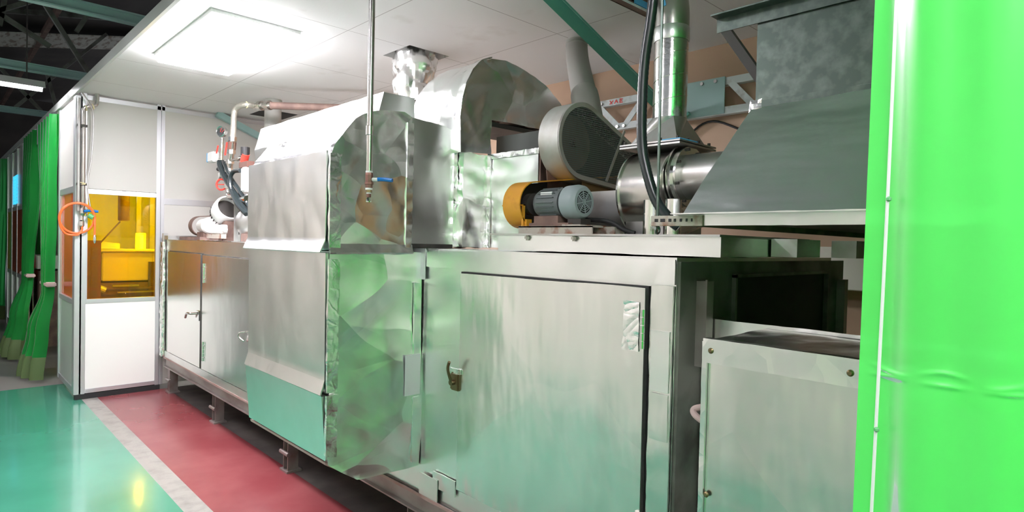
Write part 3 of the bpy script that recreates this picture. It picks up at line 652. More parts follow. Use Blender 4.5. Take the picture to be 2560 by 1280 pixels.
# discharge transition
b = nb(); A = [b.verts.new(p) for p in ((-1.455, 2.02, 1.895), (-1.235, 2.02, 1.895), (-1.235, 2.24, 1.895), (-1.455, 2.24, 1.895))]
n = 24; ccx, ccy = -1.335, 2.12; Rg = [b.verts.new((ccx + .068 * math.cos(2 * PI * i / n + PI * 1.25), ccy + .068 * math.sin(2 * PI * i / n + PI * 1.25), 2.005)) for i in range(n)]
for q in range(4):
    for i in range(6): b.faces.new([A[q], Rg[(q * 6 + i + 1) % n], Rg[q * 6 + i]])
    b.faces.new([A[q], A[(q + 1) % 4], Rg[((q + 1) * 6) % n]])
b.faces.new(Rg)
autosmooth(link('transition', b, 'sheet_grey', t), 30)
b = nb(); box(b, -1.48, -1.21, 1.995, 2.265, 1.883, 1.890); box(b, -1.48, -1.21, 1.995, 2.265, 1.894, 1.900); fl = link('discharge_flange', b, 'sheet_grey', t)
for x in (-1.46, -1.38, -1.30, -1.225):
    link('bolt', cyl(nb(), (x, 2.005, 1.90), (x, 2.005, 1.912), .007, n=6), 'dark_steel', t)
for y in (2.07, 2.15, 2.23):
    link('bolt', cyl(nb(), (-1.222, y, 1.90), (-1.222, y, 1.912), .007, n=6), 'dark_steel', t)
link('blue_tape', bx(-1.285, -1.208, 1.993, 2.12, 1.8995, 1.903), 'sky_blue', t)

t = thing('spiral_duct', 'shiny vertical spiral-wound duct with an elbow rising from the blower', 'duct', (ccx, ccy, 2.0))
b = cyl(nb(), (ccx, ccy, 2.0), (ccx, ccy, 2.315), .0655, n=40, caps=False)
for v in b.verts: pass
autosmooth(link('pipe', b, 'bright_steel', t))
b = tube(nb(), [(ccx + .0662 * math.cos(2 * PI * i / 24), ccy + .0662 * math.sin(2 * PI * i / 24), 2.0 + .30 * i / (24 * 3.4)) for i in range(24 * 3 + 10)], .0014, 6, smooth=False); link('spiral_seam', b, 'bright_steel', t)
b = lathe(nb(), (ccx, ccy, 2.305), (0, 0, 1), [(0, .067), (.006, .069), (.05, .069), (.056, .067)], 40, caps=False); autosmooth(link('collar_tape', b, 'foil', t))
b = tube(nb(), [(ccx, ccy, 2.34), (ccx, ccy, 2.42), (ccx - .02, ccy + .01, 2.50), (ccx - .07, ccy + .03, 2.58), (ccx - .15, ccy + .06, 2.64), (ccx - .26, ccy + .1, 2.68)], .066, 36, k=5); autosmooth(link('elbow', b, 'steel', t))
link('blue_tape', bar(nb(), (ccx + .005, ccy - .066, 2.43), (ccx - .015, ccy - .06, 2.50), .016, .003, up=(0, 1, 0)), 'sky_blue', t)

# ------------------------------------------------------------------ exhaust hood over the next station
t = thing('exhaust_hood', 'large foil-sheeted exhaust hood with galvanised upper box and rusty slotted edge bar', 'exhaust hood', (0.0, 2.0, 1.58))
HX = 0.7
def frustum(bm, r0, z0, r1, z1):
    q = lambda r, z: [bm.verts.new(p) for p in ((r[0], r[2], z), (r[1], r[2], z), (r[1], r[3], z), (r[0], r[3], z))]
    A, B = q(r0, z0), q(r1, z1)
    for i in range(4): bm.faces.new([A[i], A[(i + 1) % 4], B[(i + 1) % 4], B[i]])
    bm.faces.new(A[::-1]); bm.faces.new(B); return bm
b = frustum(nb(), (-.866, HX, 1.45, 2.90), 1.586, (-.768, HX - .1, 1.65, 2.45), 1.905); foilize(b, .035, .002, 4, 91, .006, 2.2, 2)
autosmooth(link('skirt', b, 'hood_sheet', t), 25)
b = bx(-.768, HX - .1, 1.65, 2.45, 1.905, 2.15); foilize(b, .08, .001, 3, 92, .002); autosmooth(link('upper_box', b, 'galv', t), 30)
b = nb(); box(b, -.775, HX - .09, 1.640, 1.652, 1.885, 1.905); link('seam_flange', b, 'galv', t)
b = bx(-.78, -.745, 1.638, 1.650, 1.86, 1.91); foilize(b, .01, .004, 20, 3, .002); link('foil_patch', b, 'foil_tape', t)
b = angle_bar(nb(), (-.885, 1.645, 2.16), (HX - .05, 1.645, 2.16), .042, .004, (0, -1, 0), (0, 0, -1)); link('top_angle', b, 'galv', t)
b = nb(); box(b, -.872, HX, 1.444, 1.450, 1.557, 1.588); box(b, -.872, HX, 1.40, 1.450, 1.585, 1.588)
foilize(b, .03, .0012, 12, 7, .001); link('edge_bar', b, 'foil', t)
b = bx(-.955, -.80, 1.438, 1.444, 1.556, 1.584, bevel=.001); eb = link('slotted_bar_end', b, 'rusty', t)
for k, (x, w) in enumerate(((-.937, .010), (-.917, .014), (-.895, .008), (-.880, .006), (-.862, .006), (-.845, .005), (-.83, .004))):
    link('slot', bx(x - w / 2, x + w / 2, 1.4365, 1.4385, 1.5675, 1.5755), 'black', eb)
b = nb(); box(b, -.86, -.845, 1.45, 2.90, 1.557, 1.588); box(b, -.86, HX, 2.89, 2.905, 1.557, 1.588); link('edge_bar', b, 'rust_brown', t)
b = bx(-.845, HX - .02, 1.455, 2.88, 1.575, 1.586); link('underside', b, 'rust_brown', t)
b = bar(nb(), (-1.05, 2.0, 2.265), (-.86, 2.0, 1.98), .03, .03, up=(0, 1, 0)); link('side_strut', b, 'dark_steel', t)
b = cyl(nb(), (-.943, 1.452, 1.548), (-.950, 1.452, CZ - .001), .0038, n=10); link('hanger_rod', b, 'galv', t)
b = torus(nb(), (-.942, 1.452, 1.546), (1, 0, 0), .010, .003, 20, 6); link('hanger_nut', b, 'galv', t)

# ---- low foil-clad box under the hood
t = thing('foil_clad_box', 'waist-high foil-clad box with corner screws in front of the dark tunnel mouth', 'box', (-.3, 1.6, 0))
b = bx(-.787, .45, 1.452, 1.80, .10, 1.262); foilize(b, .025, .002, 5, 101, .004, 2.5); autosmooth(link('body', b, 'foil_door', t), 50)
b = bx(-.792, .46, 1.444, 1.452, 1.205, 1.268); box(b, -.792, .46, 1.444, 1.47, 1.262, 1.268); box(b, -.794, -.780, 1.444, 1.452, .12, 1.26); foilize(b, .02, .0015, 14, 102, .001); autosmooth(link('edge_tape', b, 'foil_crinkled', t), 50)
b = bx(-.978, .46, 1.806, 1.811, .5, 1.275); foilize(b, .03, .002, 8, 103, .003, 4); autosmooth(link('back_plate', b, 'foil_crinkled', t), 50)
for x, z in ((-.769, 1.238), (-.443, 1.236), (-.771, .868)):
    link('screw', lathe(nb(), (x, 1.446, z), (0, -1, 0), [(0, .0075), (.003, .0075), (.006, .004)], 14), 'brass', t)
for z0, z1 in ((.965, 1.015), (.80, .85)):
    b = nb(); box(b, -.826, -.790, 1.50, 1.503, z0, z1); box(b, -.826, -.822, 1.50, 1.54, z0, z1); link('side_clip', b, 'white_plastic', t)
b = tube(nb(), [(-.80, 1.5, 1.03), (-.845, 1.51, 1.045), (-.85, 1.52, 1.06), (-.80, 1.53, 1.075)], .009); link('rag_tie', b, 'cloth_tie', t)
b = nb(); box(b, -.93, -.79, 1.55, 1.60, .55, .62); box(b, -.95, -.80, 1.62, 2.6, .2, .26); 
for x in (-.90, .3):
    for y in (1.5, 1.75): box(b, x - .02, x + .02, y, y + .04, 0, .2)
box(b, -.9, .4, 1.5, 1.78, .06, .1)
link('under_frame', b, 'side_plate', t)

# ---- bright green vinyl curtain at right
t = thing('green_vinyl_curtain', 'bright green translucent vinyl curtain hanging at the right edge', 'curtain', (1.3, YA, 0))
b = nb(); nx = 220; G = []
ZS = sorted(set([round(.03 + (CZ - .10) * k / 44, 4) for k in range(45)] + [round(1.315 + .002 * k, 4) for k in range(18)])); nz = len(ZS) - 1
for i in range(nx + 1):
    s = (i / nx) ** 2.0; x = -.286 + 3.4 * s; row = []
    for k in range(nz + 1):
        z = ZS[k]; dx = -.010 * (1.85 - z) / .72 if i < 4 else -.010 * (1.85 - z) / .72 * max(0, 1 - (x + .28) / .5)
        y = YA + .0035 * math.sin((x + .02 * z) * 75) + .010 * math.sin(x * 21 + .5 * z + 1.0) + .05 * math.sin(x * 5.3 + 2) * min(1, max(0, (x + .2) * 3)) - .0028 * (math.exp(-((z - 1.338 - .006 * math.sin(x * 60)) / .003) ** 2) + math.exp(-((z - 1.327) / .003) ** 2)) * (.5 + .5 * math.sin(x * 95))  # horizontal creases added for glints, standing in for the box edge behind
        row.append(b.verts.new((x + dx * .5 + .004, y, z)))
    G.append(row)
for i in range(nx):
    for k in range(nz): b.faces.new([G[i][k], G[i + 1][k], G[i + 1][k + 1], G[i][k + 1]])
o = link('sheet', b, 'green_vinyl', t, smooth=True)
b = tube(nb(), [(-.246, YA - .004, CZ - .10), (-.251, YA - .006, 1.9), (-.2535, YA - .006, 1.57), (-.258, YA - .006, 1.25), (-.268, YA - .004, .6), (-.275, YA, .05)], .0022, 8); link('welded_seam', b, 'white_plastic', t)
for z, x in ((1.572, -.2535), (1.253, -.2585)): link('seam_knot', lathe(nb(), (x + .002, YA - .008, z - .003), (0, 0, 1), [(0, .001), (.002, .0035), (.005, .0035), (.007, .001)], 10), 'green_cap', t)
b = cyl(nb(), (-.32, YA, CZ - .05), (3.18, YA, CZ - .05), .014, n=12); link('rail', b, 'alu', t)
t = thing('green_vinyl_curtain', 'green vinyl curtain closing the aisle end behind the viewer', 'curtain', (2.2, 0, 0))
b = nb(); G = []
for i in range(61):
    y = -.96 + 1.8 * i / 60; G.append([b.verts.new((2.2 + .04 * math.sin(y * 14) + .01 * math.sin(y * 37 + z), y, z)) for z in (.03, .9, 1.8, CZ - .08)])
for i in range(60):
    for k in range(3): b.faces.new([G[i][k], G[i + 1][k], G[i + 1][k + 1], G[i][k + 1]])
link('sheet', b, 'green_vinyl', t, smooth=True)
link('rail', cyl(nb(), (2.2, -1, CZ - .06), (2.2, YA, CZ - .06), .014, n=12), 'alu', t)

# ------------------------------------------------------------------ green curtains of the far doorway
def drape(parent, prof, folds, seed, hem=True, name='curtain_half'):
    """prof: rows (z, xa, xb, y, bulge)"""
    def sample(z):
        for a, c in zip(prof, prof[1:]):
            if a[0] >= z >= c[0]:
                f = (a[0] - z) / (a[0] - c[0]); f = f * f * (3 - 2 * f); return [a[j] * (1 - f) + c[j] * f for j in range(5)]
        return prof[-1]
    b = nb(); b2 = nb(); nx, nz = 70, 60; z1, z0 = prof[0][0], prof[-1][0]; zs = [z1 + (z0 - z1) * k / nz for k in range(nz + 1)]
    rows = []
    for z in zs:
        _, xa, xb, y, bu = sample(z); wd = abs(xb - xa); r = []
        for i in range(nx + 1):
            s = i / nx; am = min(.05, .03 + wd * .02)
            r.append(Vector((xa + (xb - xa) * s, y - bu * math.sin(PI * s) + am * math.sin(s * folds * 2 * PI + seed + .6 * math.sin(z * 2)) , z)))
        rows.append(r)
    cut = nz - 5
    for bb, lo, hi in ((b, 0, cut), (b2, cut, nz)):
        V = [[bb.verts.new(p) for p in rows[k]] for k in range(lo, hi + 1)]
        for A, B in zip(V, V[1:]):
            for i in range(nx): bb.faces.new([A[i], A[i + 1], B[i + 1], B[i]])
    link('fabric', b, 'green_film', parent, smooth=True); link('hem', b2, 'hem_green', parent, smooth=True)
M['hem_green'] = mat('hem_green', (0.07, 0.115, 0.035), 0.6)
TX0, TX1 = -10.08, -7.64
t = thing('green_curtain', 'green plastic doorway curtain, right half tied at waist height beside the partition corner', 'curtain', (-8.0, .9, 0), 'tied green curtains of the far doorway')
drape(t, [(2.70, -8.75, -7.66, .93, .0), (1.9, -8.35, -7.66, .92, .02), (1.02, -8.05, -7.70, .90, .02), (.92, -8.0, -7.70, .90, .02), (.5, -8.25, -7.62, .84, .06), (.03, -8.35, -7.60, .80, .10)], 5, 1)
link('tie', bx(-8.10, -7.64, .855, .945, .955, 1.0, bevel=.01), 'cloth_tie', t)
t = thing('green_curtain', 'green plastic doorway curtain, farther left half tied at waist height', 'curtain', (-9.5, .9, 0), 'tied green curtains of the far doorway')
drape(t, [(2.70, -10.05, -8.95, .93, .0), (1.9, -10.0, -9.1, .92, .02), (1.02, -9.85, -9.35, .90, .02), (.92, -9.85, -9.35, .90, .02), (.5, -9.9, -9.0, .82, .06), (.03, -10.0, -8.9, .76, .10)], 5, 3)
link('tie', bx(-10.05, -9.30, .855, .945, .955, 1.0, bevel=.01), 'cloth_tie', t)
b = nb(); G = []
for i in range(61):
    x = TX0 + (TX1 - TX0) * i / 60; zb = 2.30 + .22 * math.sin(PI * i / 60)
    G.append([b.verts.new((x, .925 + .012 * math.sin(x * 17), z)) for z in (CZ - .03, 2.6, zb)])
for i in range(60):
    for k in range(2): b.faces.new([G[i][k], G[i + 1][k], G[i + 1][k + 1], G[i][k + 1]])
tag(link('curtain_valance', b, 'green_film', smooth=True), 'short green valance over the curtained doorway', 'curtain')
t = thing('green_curtain', 'bright green curtain closing the far end beyond the orange windows', 'curtain', (-14.5, .9, 0))
drape(t, [(2.72, -17.5, -13.2, .92, .0), (1.2, -17.5, -13.2, .92, .0), (.03, -17.5, -13.2, .90, .02)], 12, 2)
# inside the doorway
t = thing('brown_cabinet', 'brown cabinet with a bright white top seen between the tied green curtains', 'cabinet', (-10.2, 1.3, 0))
link('body', bx(-10.45, -10.0, 1.05, 1.6, 0, 1.0), 'rust_brown', t); link('top', bx(-10.5, -9.95, 1.03, 1.62, 1.03, 1.20), 'white_panel', t)
b = nb(); G = []
for i in range(25):
    y = 1.10 + .22 * i / 24; G.append([b.verts.new((-11.0 + .02 * math.sin(i * .9), y, z)) for z in (.01, 1.2, 2.3)])
for i in range(24):
    for k in range(2): b.faces.new([G[i][k], G[i + 1][k], G[i + 1][k + 1], G[i][k + 1]])
tag(link('green_screen', b, 'green_film', smooth=True), 'pale green plastic screen standing inside the room behind the far doorway', 'screen')
tag(link('strip_light', bx(-10.9, -10.86, 1.10, 1.26, 2.45, CZ - .001), 'daylight'), 'small bright light high inside the far doorway', 'light')
# cyan reflection on the far panels, built as small glowing squares
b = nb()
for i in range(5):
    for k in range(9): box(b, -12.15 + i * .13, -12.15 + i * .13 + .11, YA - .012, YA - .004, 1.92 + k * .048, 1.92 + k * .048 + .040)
tag(link('cyan_reflection', b, 'reflection_glow'), 'cyan screen reflection on the far pale wall panel, built as little glowing squares', 'reflection')

# ------------------------------------------------------------------ roof steel over the aisle
def ibeam(bm, p0, p1, h, w, th=.012):
    p0, p1 = Vector(p0), Vector(p1); up = Vector((0, 0, 1))
    bar(bm, p0 + up * (h / 2), p1 + up * (h / 2), w, th); bar(bm, p0 - up * (h / 2), p1 - up * (h / 2), w, th); bar(bm, p0, p1, th, h); return bm
for x, lab in ((-5.75, 'pale teal steel roof beam nearest the ceiling light'), (-8.25, 'teal steel roof beam just above the hung tube light'), (-11.3, 'teal steel roof beam farthest down the aisle')):
    tag(link('roof_beam', ibeam(nb(), (x, -3.0, 3.24), (x, YB, 3.24), .075, .07), 'pale_teal'), lab, 'steel beam', 'roof beams')
k = 0
for x, segs in ((-8.25, (((.57, 3.90), (.53, 3.62)), ((.62, 4.4), (1.30, 3.28)), ((1.34, 4.05), (1.18, 3.72)), ((-.2, 3.28), (.8, 3.95)), ((.5, 3.75), (.95, 3.50)))), (-11.3, (((1.25, 3.9), (1.39, 3.30)), ((.3, 4.3), (1.2, 3.28)), ((.9, 3.28), (2.0, 4.6)))), (-5.75, (((.4, 3.28), (1.1, 4.3)), ((1.1, 4.3), (1.9, 3.28))))):
    tt = thing('roof_truss', ('dark roof truss with slanting struts, %s' % {-8.25: 'above the hung tube light', -11.3: 'far down the aisle', -5.75: 'nearest the ceiling edge'}[x]), 'roof truss', (x, 0, 3.3), 'roof trusses')
    link('top_chord', bar(nb(), (x, -3.0, 3.92), (x, YB, 5.14), .06, .07), 'side_plate', tt)
    for (a, c) in segs: link('strut', bar(nb(), (x, *a), (x, *c), .045, .05, up=(1, 0, 0)), 'side_plate', tt)
for y, z, w in ((-.6, 4.15, 'lowest and nearest of the three'), (.35, 4.38, 'middle one of the three'), (1.3, 4.6, 'highest, beside the ceiling edge')):
    tag(link('roof_purlin', bar(nb(), (-20, y, z), (2, y, z), .06, .09), 'rust_brown'), 'dark purlin under the roof sheets, ' + w, 'roof purlin', 'roof purlins')
b = nb(); bar(b, (-12.5, -1.5, 4.03), (-12.5, 3.2, 4.98), .95, .02)
tag(link('roof_skylight', b, 'skylight'), 'grimy translucent strip in the dark factory roof', 'skylight')

# ------------------------------------------------------------------ behind the machine
t = thing('lattice_beam', 'white painted lattice beam with zigzag diagonals along the brown wall', 'beam', (-2, 3.47, 2.3))
for z in (2.50, 2.325):
    b = angle_bar(nb(), (-3.2, 3.46, z - .02), (1.2, 3.46, z - .02), .045, .005, (0, 0, 1), (0, 1, 0)); link('chord', b, 'white_beam', t)
for x0, z0, x1, z1 in ((-2.77, 2.50, -2.59, 2.33), (-2.38, 2.50, -2.53, 2.33), (-3.1, 2.33, -2.80, 2.50), (-1.775, 2.50, -1.62, 2.33), (-1.25, 2.50, -1.40, 2.33), (-2.35, 2.50, -2.2, 2.33)):
    link('diagonal', bar(nb(), (x0, 3.462, z0), (x1, 3.462, z1), .04, .006, up=(0, 1, 0)), 'white_beam', t)
link('gusset_plate', bx(-2.10, -1.80, 3.452, 3.458, 2.31, 2.53), 'pale_teal', t)
for x, z in ((-2.585, 2.325), (-2.53, 2.325), (-2.73, 2.50), (-1.95, 2.51), (-1.86, 2.51)):
    link('bolt', cyl(nb(), (x, 3.462, z), (x, 3.445, z), .011, n=8), 'sheet_grey', t)
b = nb()
for p0, p1 in (((-2.66, 2.515), (-2.64, 2.49)), ((-2.66, 2.49), (-2.63, 2.512)), ((-2.62, 2.488), (-2.605, 2.514)), ((-2.605, 2.514), (-2.59, 2.490)), ((-2.612, 2.50), (-2.595, 2.50)), ((-2.575, 2.49), (-2.572, 2.515)), ((-2.575, 2.514), (-2.55, 2.512)), ((-2.574, 2.502), (-2.556, 2.502)), ((-2.575, 2.49), (-2.55, 2.491))):
    bar(b, (p0[0], 3.4575, p0[1]), (p1[0], 3.4575, p1[1]), .006, .002, up=(0, 1, 0))
link('red_lettering', b, 'red', t)
for z0, z1 in ((0, CZ),):
    for x in (-2.95, -.2): link('column', bx(x - .05, x + .05, 3.47, 3.549, 0, CZ - .001), 'pale_teal', t)
t = thing('diagonal_brace', 'teal steel angle brace slanting down from the ceiling to the white lattice beam', 'brace', (-2.15, 3, 2.5))
b = angle_bar(nb(), (-2.03, 2.10, 2.757), (-2.11, 3.44, 2.34), .070, .008, (.75, -.18, -.62), (-.6, -.25, -.6)); link('angle', b, 'teal', t)
for f in (.35, .42): link('bolt', cyl(nb(), (-2.16 + .03, 2.30 + 1.14 * f, 2.72 - .43 * f), (-2.12 + .03, 2.28 + 1.14 * f, 2.70 - .43 * f), .010, n=8), 'teal', t)
tag(link('diagonal_brace', bar(nb(), (-6.60, 2.12, 2.75), (-6.58, 3.2, 2.30), .06, .06), 'pale_teal'), 'pale teal brace slanting down in front of the far partition panel', 'brace')
t = thing('wall_cable', 'dark cable sagging down the brown wall behind the spiral duct', 'cable', (-1.8, 3.5, 2.3))
link('cable', tube(nb(), [(-2.5, 3.53, 1.9), (-2.15, 3.53, 2.16), (-1.95, 3.54, 2.29), (-1.70, 3.53, 2.20), (-1.2, 3.53, 1.95)], .007, 8), 'black', t)

t = thing('grey_flexible_pipe', 'thick grey ribbed pipe coming down from the ceiling behind the drum guard', 'pipe', (-2.48, 2.88, 2.2))
P_ = smooth_path([(-2.49, 2.89, 2.757), (-2.48, 2.88, 2.70), (-2.41, 2.81, 2.60), (-2.25, 2.66, 2.42), (-2.08, 2.50, 2.25), (-1.99, 2.42, 2.12)], 22)
b = tube(nb(), P_, lambda i, m: .066 + (.0022 if i % 2 else 0) + (.006 if i > m * .72 else 0), 32, smooth=False); autosmooth(link('hose', b, 'pvc_grey', t), 60)

t = thing('foil_chimney', 'crumpled foil-wrapped chimney going up through a square hole in the ceiling', 'chimney', (-3.5, 2.4, 2.2))
b = lathe(nb(), (-3.5, 2.4, 2.235), (0, 0, 1), [(0, .135), (.1, .125), (.17, .13), (.3, .14), (.66, .145)], 40); foilize(b, .02, .034, 4.5, 111, .025, 5); autosmooth(link('wrap', b, 'foil_crinkled', t), 25)
b = nb()
for dx, dy in ((0, 0), (.02, -.02), (-.01, -.01)): tube(b, [(-3.60 + dx, 2.28 + dy, 2.43), (-3.64 + dx, 2.26 + dy, 2.455), (-3.66, 2.25 + dy, 2.41 - dx)], .004, 6)
torus(b, (-3.5, 2.4, 2.42), (0, 0.1, 1), .138, .004, 30, 6); link('wire_tie', b, 'side_plate', t)

t = thing('grey_column_pipe', 'thick grey vertical pipe behind the long bright duct, with coupled hose', 'pipe', (-5.59, 2.28, 1.47))
link('pipe', cyl(nb(), (-5.59, 2.28, 1.463), (-5.59, 2.28, CZ - .001), .073, n=32), 'pvc_grey', t, smooth=False)
b = lathe(nb(), (-5.59, 2.28, 2.70), (0, 0, 1), [(0, .073), (.002, .078), (.055, .078)], 32); link('collar', b, 'pvc_grey', t)
tag(link('ceiling_opening', bx(-6.42, -6.05, 2.38, 2.72, CZ - .003, CZ - .001), 'black'), 'dark rectangular gap in the ceiling by the grey vertical pipe', 'ceiling gap')
t = thing('dark_pipe', 'dark horizontal pipe with coupling passing the grey vertical pipe under the ceiling', 'pipe', (-4.9, 2.3, 2.6))
link('pipe', cyl(nb(), (-5.10, 2.06, 2.60), (-4.2, 3.1, 2.60), .030, n=16), 'rust_brown', t)
b = nb(); cyl(b, (-5.30, 2.0, 2.612), (-5.08, 2.07, 2.60), .026, n=16); cyl(b, (-5.24, 2.02, 2.61), (-5.20, 2.03, 2.608), .04, n=16); cyl(b, (-5.15, 2.05, 2.605), (-5.11, 2.06, 2.604), .04, n=16); link('coupling', b, 'steel', t)

t = thing('black_hose', 'thick black ribbed hose hanging down in front of the spiral duct to the hood edge', 'hose', (-1.03, 1.5, 1.6))
P_ = smooth_path([(-.99, 1.5, CZ - .02), (-.995, 1.5, 2.45), (-1.009, 1.5, 2.205), (-1.032, 1.5, 2.039), (-1.037, 1.5, 1.913), (-1.033, 1.5, 1.797), (-1.014, 1.5, 1.715), (-.981, 1.5, 1.633), (-.935, 1.5, 1.578), (-.91, 1.51, 1.556)], 18)
b = tube(nb(), P_, lambda i, m: .0145 + (.0008 if i % 2 else 0), 16, smooth=False); autosmooth(link('hose', b, 'rubber', t), 60)
t = thing('brown_channel', 'brown rusty channel with blue tape high up beside the spiral duct elbow', 'channel', (-1.5, 2, 2.5))
b = nb(); box(b, -1.55, -1.49, 1.15, 2.31, 2.495, 2.502); box(b, -1.55, -1.545, 1.15, 2.31, 2.495, 2.54); box(b, -1.495, -1.49, 1.15, 2.31, 2.48, 2.54); link('channel', b, 'rust_brown', t)
link('lip', bx(-1.489, -1.485, 1.15, 2.31, 2.478, 2.486), 'white_beam', t)
link('blue_tape', bx(-1.5, -1.484, 2.08, 2.18, 2.489, 2.515), 'sky_blue', t)
b = nb(); box(b, -1.545, -1.535, 2.25, 2.26, 2.54, CZ); link('hanger', b, 'rust_brown', t)
b = nb(); box(b, -1.545, -1.535, 1.3, 1.31, 2.54, CZ); link('hanger', b, 'rust_brown', t)
tag(link('motor_cable', tube(nb(), [(-1.56, 1.86, 1.60), (-1.44, 1.88, 1.592), (-1.37, 1.89, 1.560), (-1.33, 1.90, 1.548)], .009, 10), 'black'), 'black cable running down from the grey motor to the beam', 'cable')
tag(link('sloping_rod', bar(nb(), (-2.36, 3.45, 2.12), (-2.0, 3.40, 2.33), .02, .02), 'teal'), 'thin dark teal rod below the lattice beam behind the black hose', 'rod')

t = thing('wall_cabinet', 'cream electrical cabinet on the wall far behind, seen under the hood', 'cabinet', (-1.3, 3.5, 1.3))
link('body', bx(-1.33, -.98, 3.40, 3.549, 1.30, 1.52, bevel=.004), 'cream', t); link('door_seam', bx(-1.31, -1.305, 3.398, 3.40, 1.32, 1.50), 'dark_steel', t)

# ---- foreground drop pipe with valve
t = thing('drop_pipe', 'thin steel pipe hanging from the ceiling with brown ball valve and blue lever', 'pipe', (-2.078, 1.22, 1.65))
X, Y = -2.077, 1.22
b = cyl(nb(), (X, Y, 1.76), (X, Y, CZ - .001), .0115, n=16); autosmooth(link('pipe', b, 'steel', t), 60)
link('coupling', lathe(nb(), (X, Y, 1.90), (0, 0, 1), [(0, .0115), (.002, .0145), (.035, .0145), (.037, .0115)], 16), 'steel', t)
v = link('valve_body', lathe(nb(), (X, Y, 1.699), (0, 0, 1), [(0, .014), (.012, .0145), (.014, .017), (.022, .017), (.024, .0145), (.050, .0155), (.058, .0145)], 8), 'copper_brown', t)
link('lever_stem', cyl(nb(), (X + .008, Y + .008, 1.732), (X + .022, Y + .024, 1.732), .0075, n=10), 'white_plastic', v)
b = tube(nb(), [(X + .022, Y + .024, 1.733), (X + .04, Y + .04, 1.733), (X + .072, Y + .058, 1.729)], .0075, 8); link('blue_lever', b, 'blue', v)
b = nb(); cyl(b, (X, Y, 1.757), (X, Y, 1.764), .0135, n=16); cyl(b, (X, Y, 1.692), (X, Y, 1.699), .0135, n=16); cyl(b, (X, Y, 1.677), (X, Y, 1.682), .009, n=16); link('white_seal', b, 'white_plastic', t)
b = nb(); cyl(b, (X, Y, 1.682), (X, Y, 1.692), .0125, n=6); link('bushing', b, 'brass', t)
link('nipple', cyl(nb(), (X, Y, 1.664), (X, Y, 1.677), .009, n=12), 'copper_brown', t)
link('nozzle', lathe(nb(), (X, Y, 1.645), (0, 0, 1), [(0, .0095), (.004, .0105), (.010, .009), (.020, .006)], 12), 'chrome', t)

# ---- pipe and orange hose at the partition corner
t = thing('corner_air_pipe', 'pair of thin steel air pipes with a blue-handled valve down the corner post', 'pipe', (-6.62, 1.0, 1.6))
b = nb(); cyl(b, (-6.615, 1.005, 1.66), (-6.615, 1.005, 2.60), .016, n=14); tube(b, [(-6.615, 1.005, 2.59), (-6.612, 1.01, 2.62), (-6.60, 1.05, 2.64), (-6.59, 1.09, 2.655), (-6.59, 1.10, 2.70), (-6.59, 1.10, CZ)], .016, 12)
link('pipe', b, 'steel', t)
b = nb(); cyl(b, (-6.60, .968, 1.70), (-6.60, .968, 2.70), .012, n=12); link('pipe', b, 'sheet_grey', t)
b = tube(nb(), [(-6.60, .99, CZ - .01), (-6.585, 1.04, 2.66), (-6.58, 1.07, 2.55), (-6.58, 1.06, 2.2), (-6.58, 1.03, 1.95), (-6.58, 1.055, 1.72)], .006, 8); link('wire', b, 'sheet_grey', t)
b = nb(); torus(b, (-6.613, 1.003, 1.94), (0, 0, 1), .02, .005, 16, 6); torus(b, (-6.613, 1.003, 1.95), (0, .2, 1), .022, .005, 16, 6); torus(b, (-6.60, 1.07, 2.64), (0, 1, .3), .02, .006, 16, 6); torus(b, (-6.61, 1.02, 2.62), (0, 1, .3), .02, .006, 16, 6); link('masking_tape', b, 'masking', t)
for z in (2.45, 1.93): link('clip', bx(-6.63, -6.595, .955, 1.03, z, z + .02), 'dark_steel', t)
v = link('valve_body', lathe(nb(), (-6.605, 1.0, 1.66), (0, 0, 1), [(0, .018), (.02, .026), (.05, .026), (.07, .018)], 8), 'steel', t)
link('blue_lever', tube(nb(), [(-6.58, 1.01, 1.70), (-6.565, 1.05, 1.705), (-6.56, 1.11, 1.70)], .012, 8), 'blue', v)
link('green_cap', cyl(nb(), (-6.575, 1.04, 1.665), (-6.565, 1.075, 1.645), .022, n=12), 'green_cap', t)
link('nozzle', lathe(nb(), (-6.605, .995, 1.56), (0, 0, 1), [(0, .012), (.01, .018), (.05, .018), (.06, .013), (.10, .013)], 10), 'chrome', t)
t = thing('orange_air_hose', 'bright orange air hose coiled in loops at the partition corner', 'hose', (-6.57, .953, 1.63))
start = [(-6.60, .995, 1.56), (-6.585, .992, 1.53), (-6.575, .965, 1.49), (-6.57, .92, 1.485), (-6.57, .87, 1.50), (-6.57, .835, 1.56), (-6.565, .83, 1.63)]
loop = []
for i in range(51):
    a = PI - 2 * PI * i / 20; r = .125 + .006 * math.sin(i * .6)
    cyy = .955 + .012 * math.sin(i * .29); loop.append((-6.565 + .016 * math.sin(i * .31), cyy + r * math.cos(a), 1.635 + (r + .004) * math.sin(a)))
end = [(-6.55, 1.083, 1.58), (-6.55, 1.083, 1.49)]
b = tube(nb(), start + loop[1:] + end, .0085, 10, k=4); autosmooth(link('hose', b, 'orange_hose', t), 60)
link('end_fitting', lathe(nb(), (-6.55, 1.083, 1.49), (0, 0, -1), [(0, .010), (.02, .012), (.05, .011), (.075, .006)], 10), 'chrome', t)

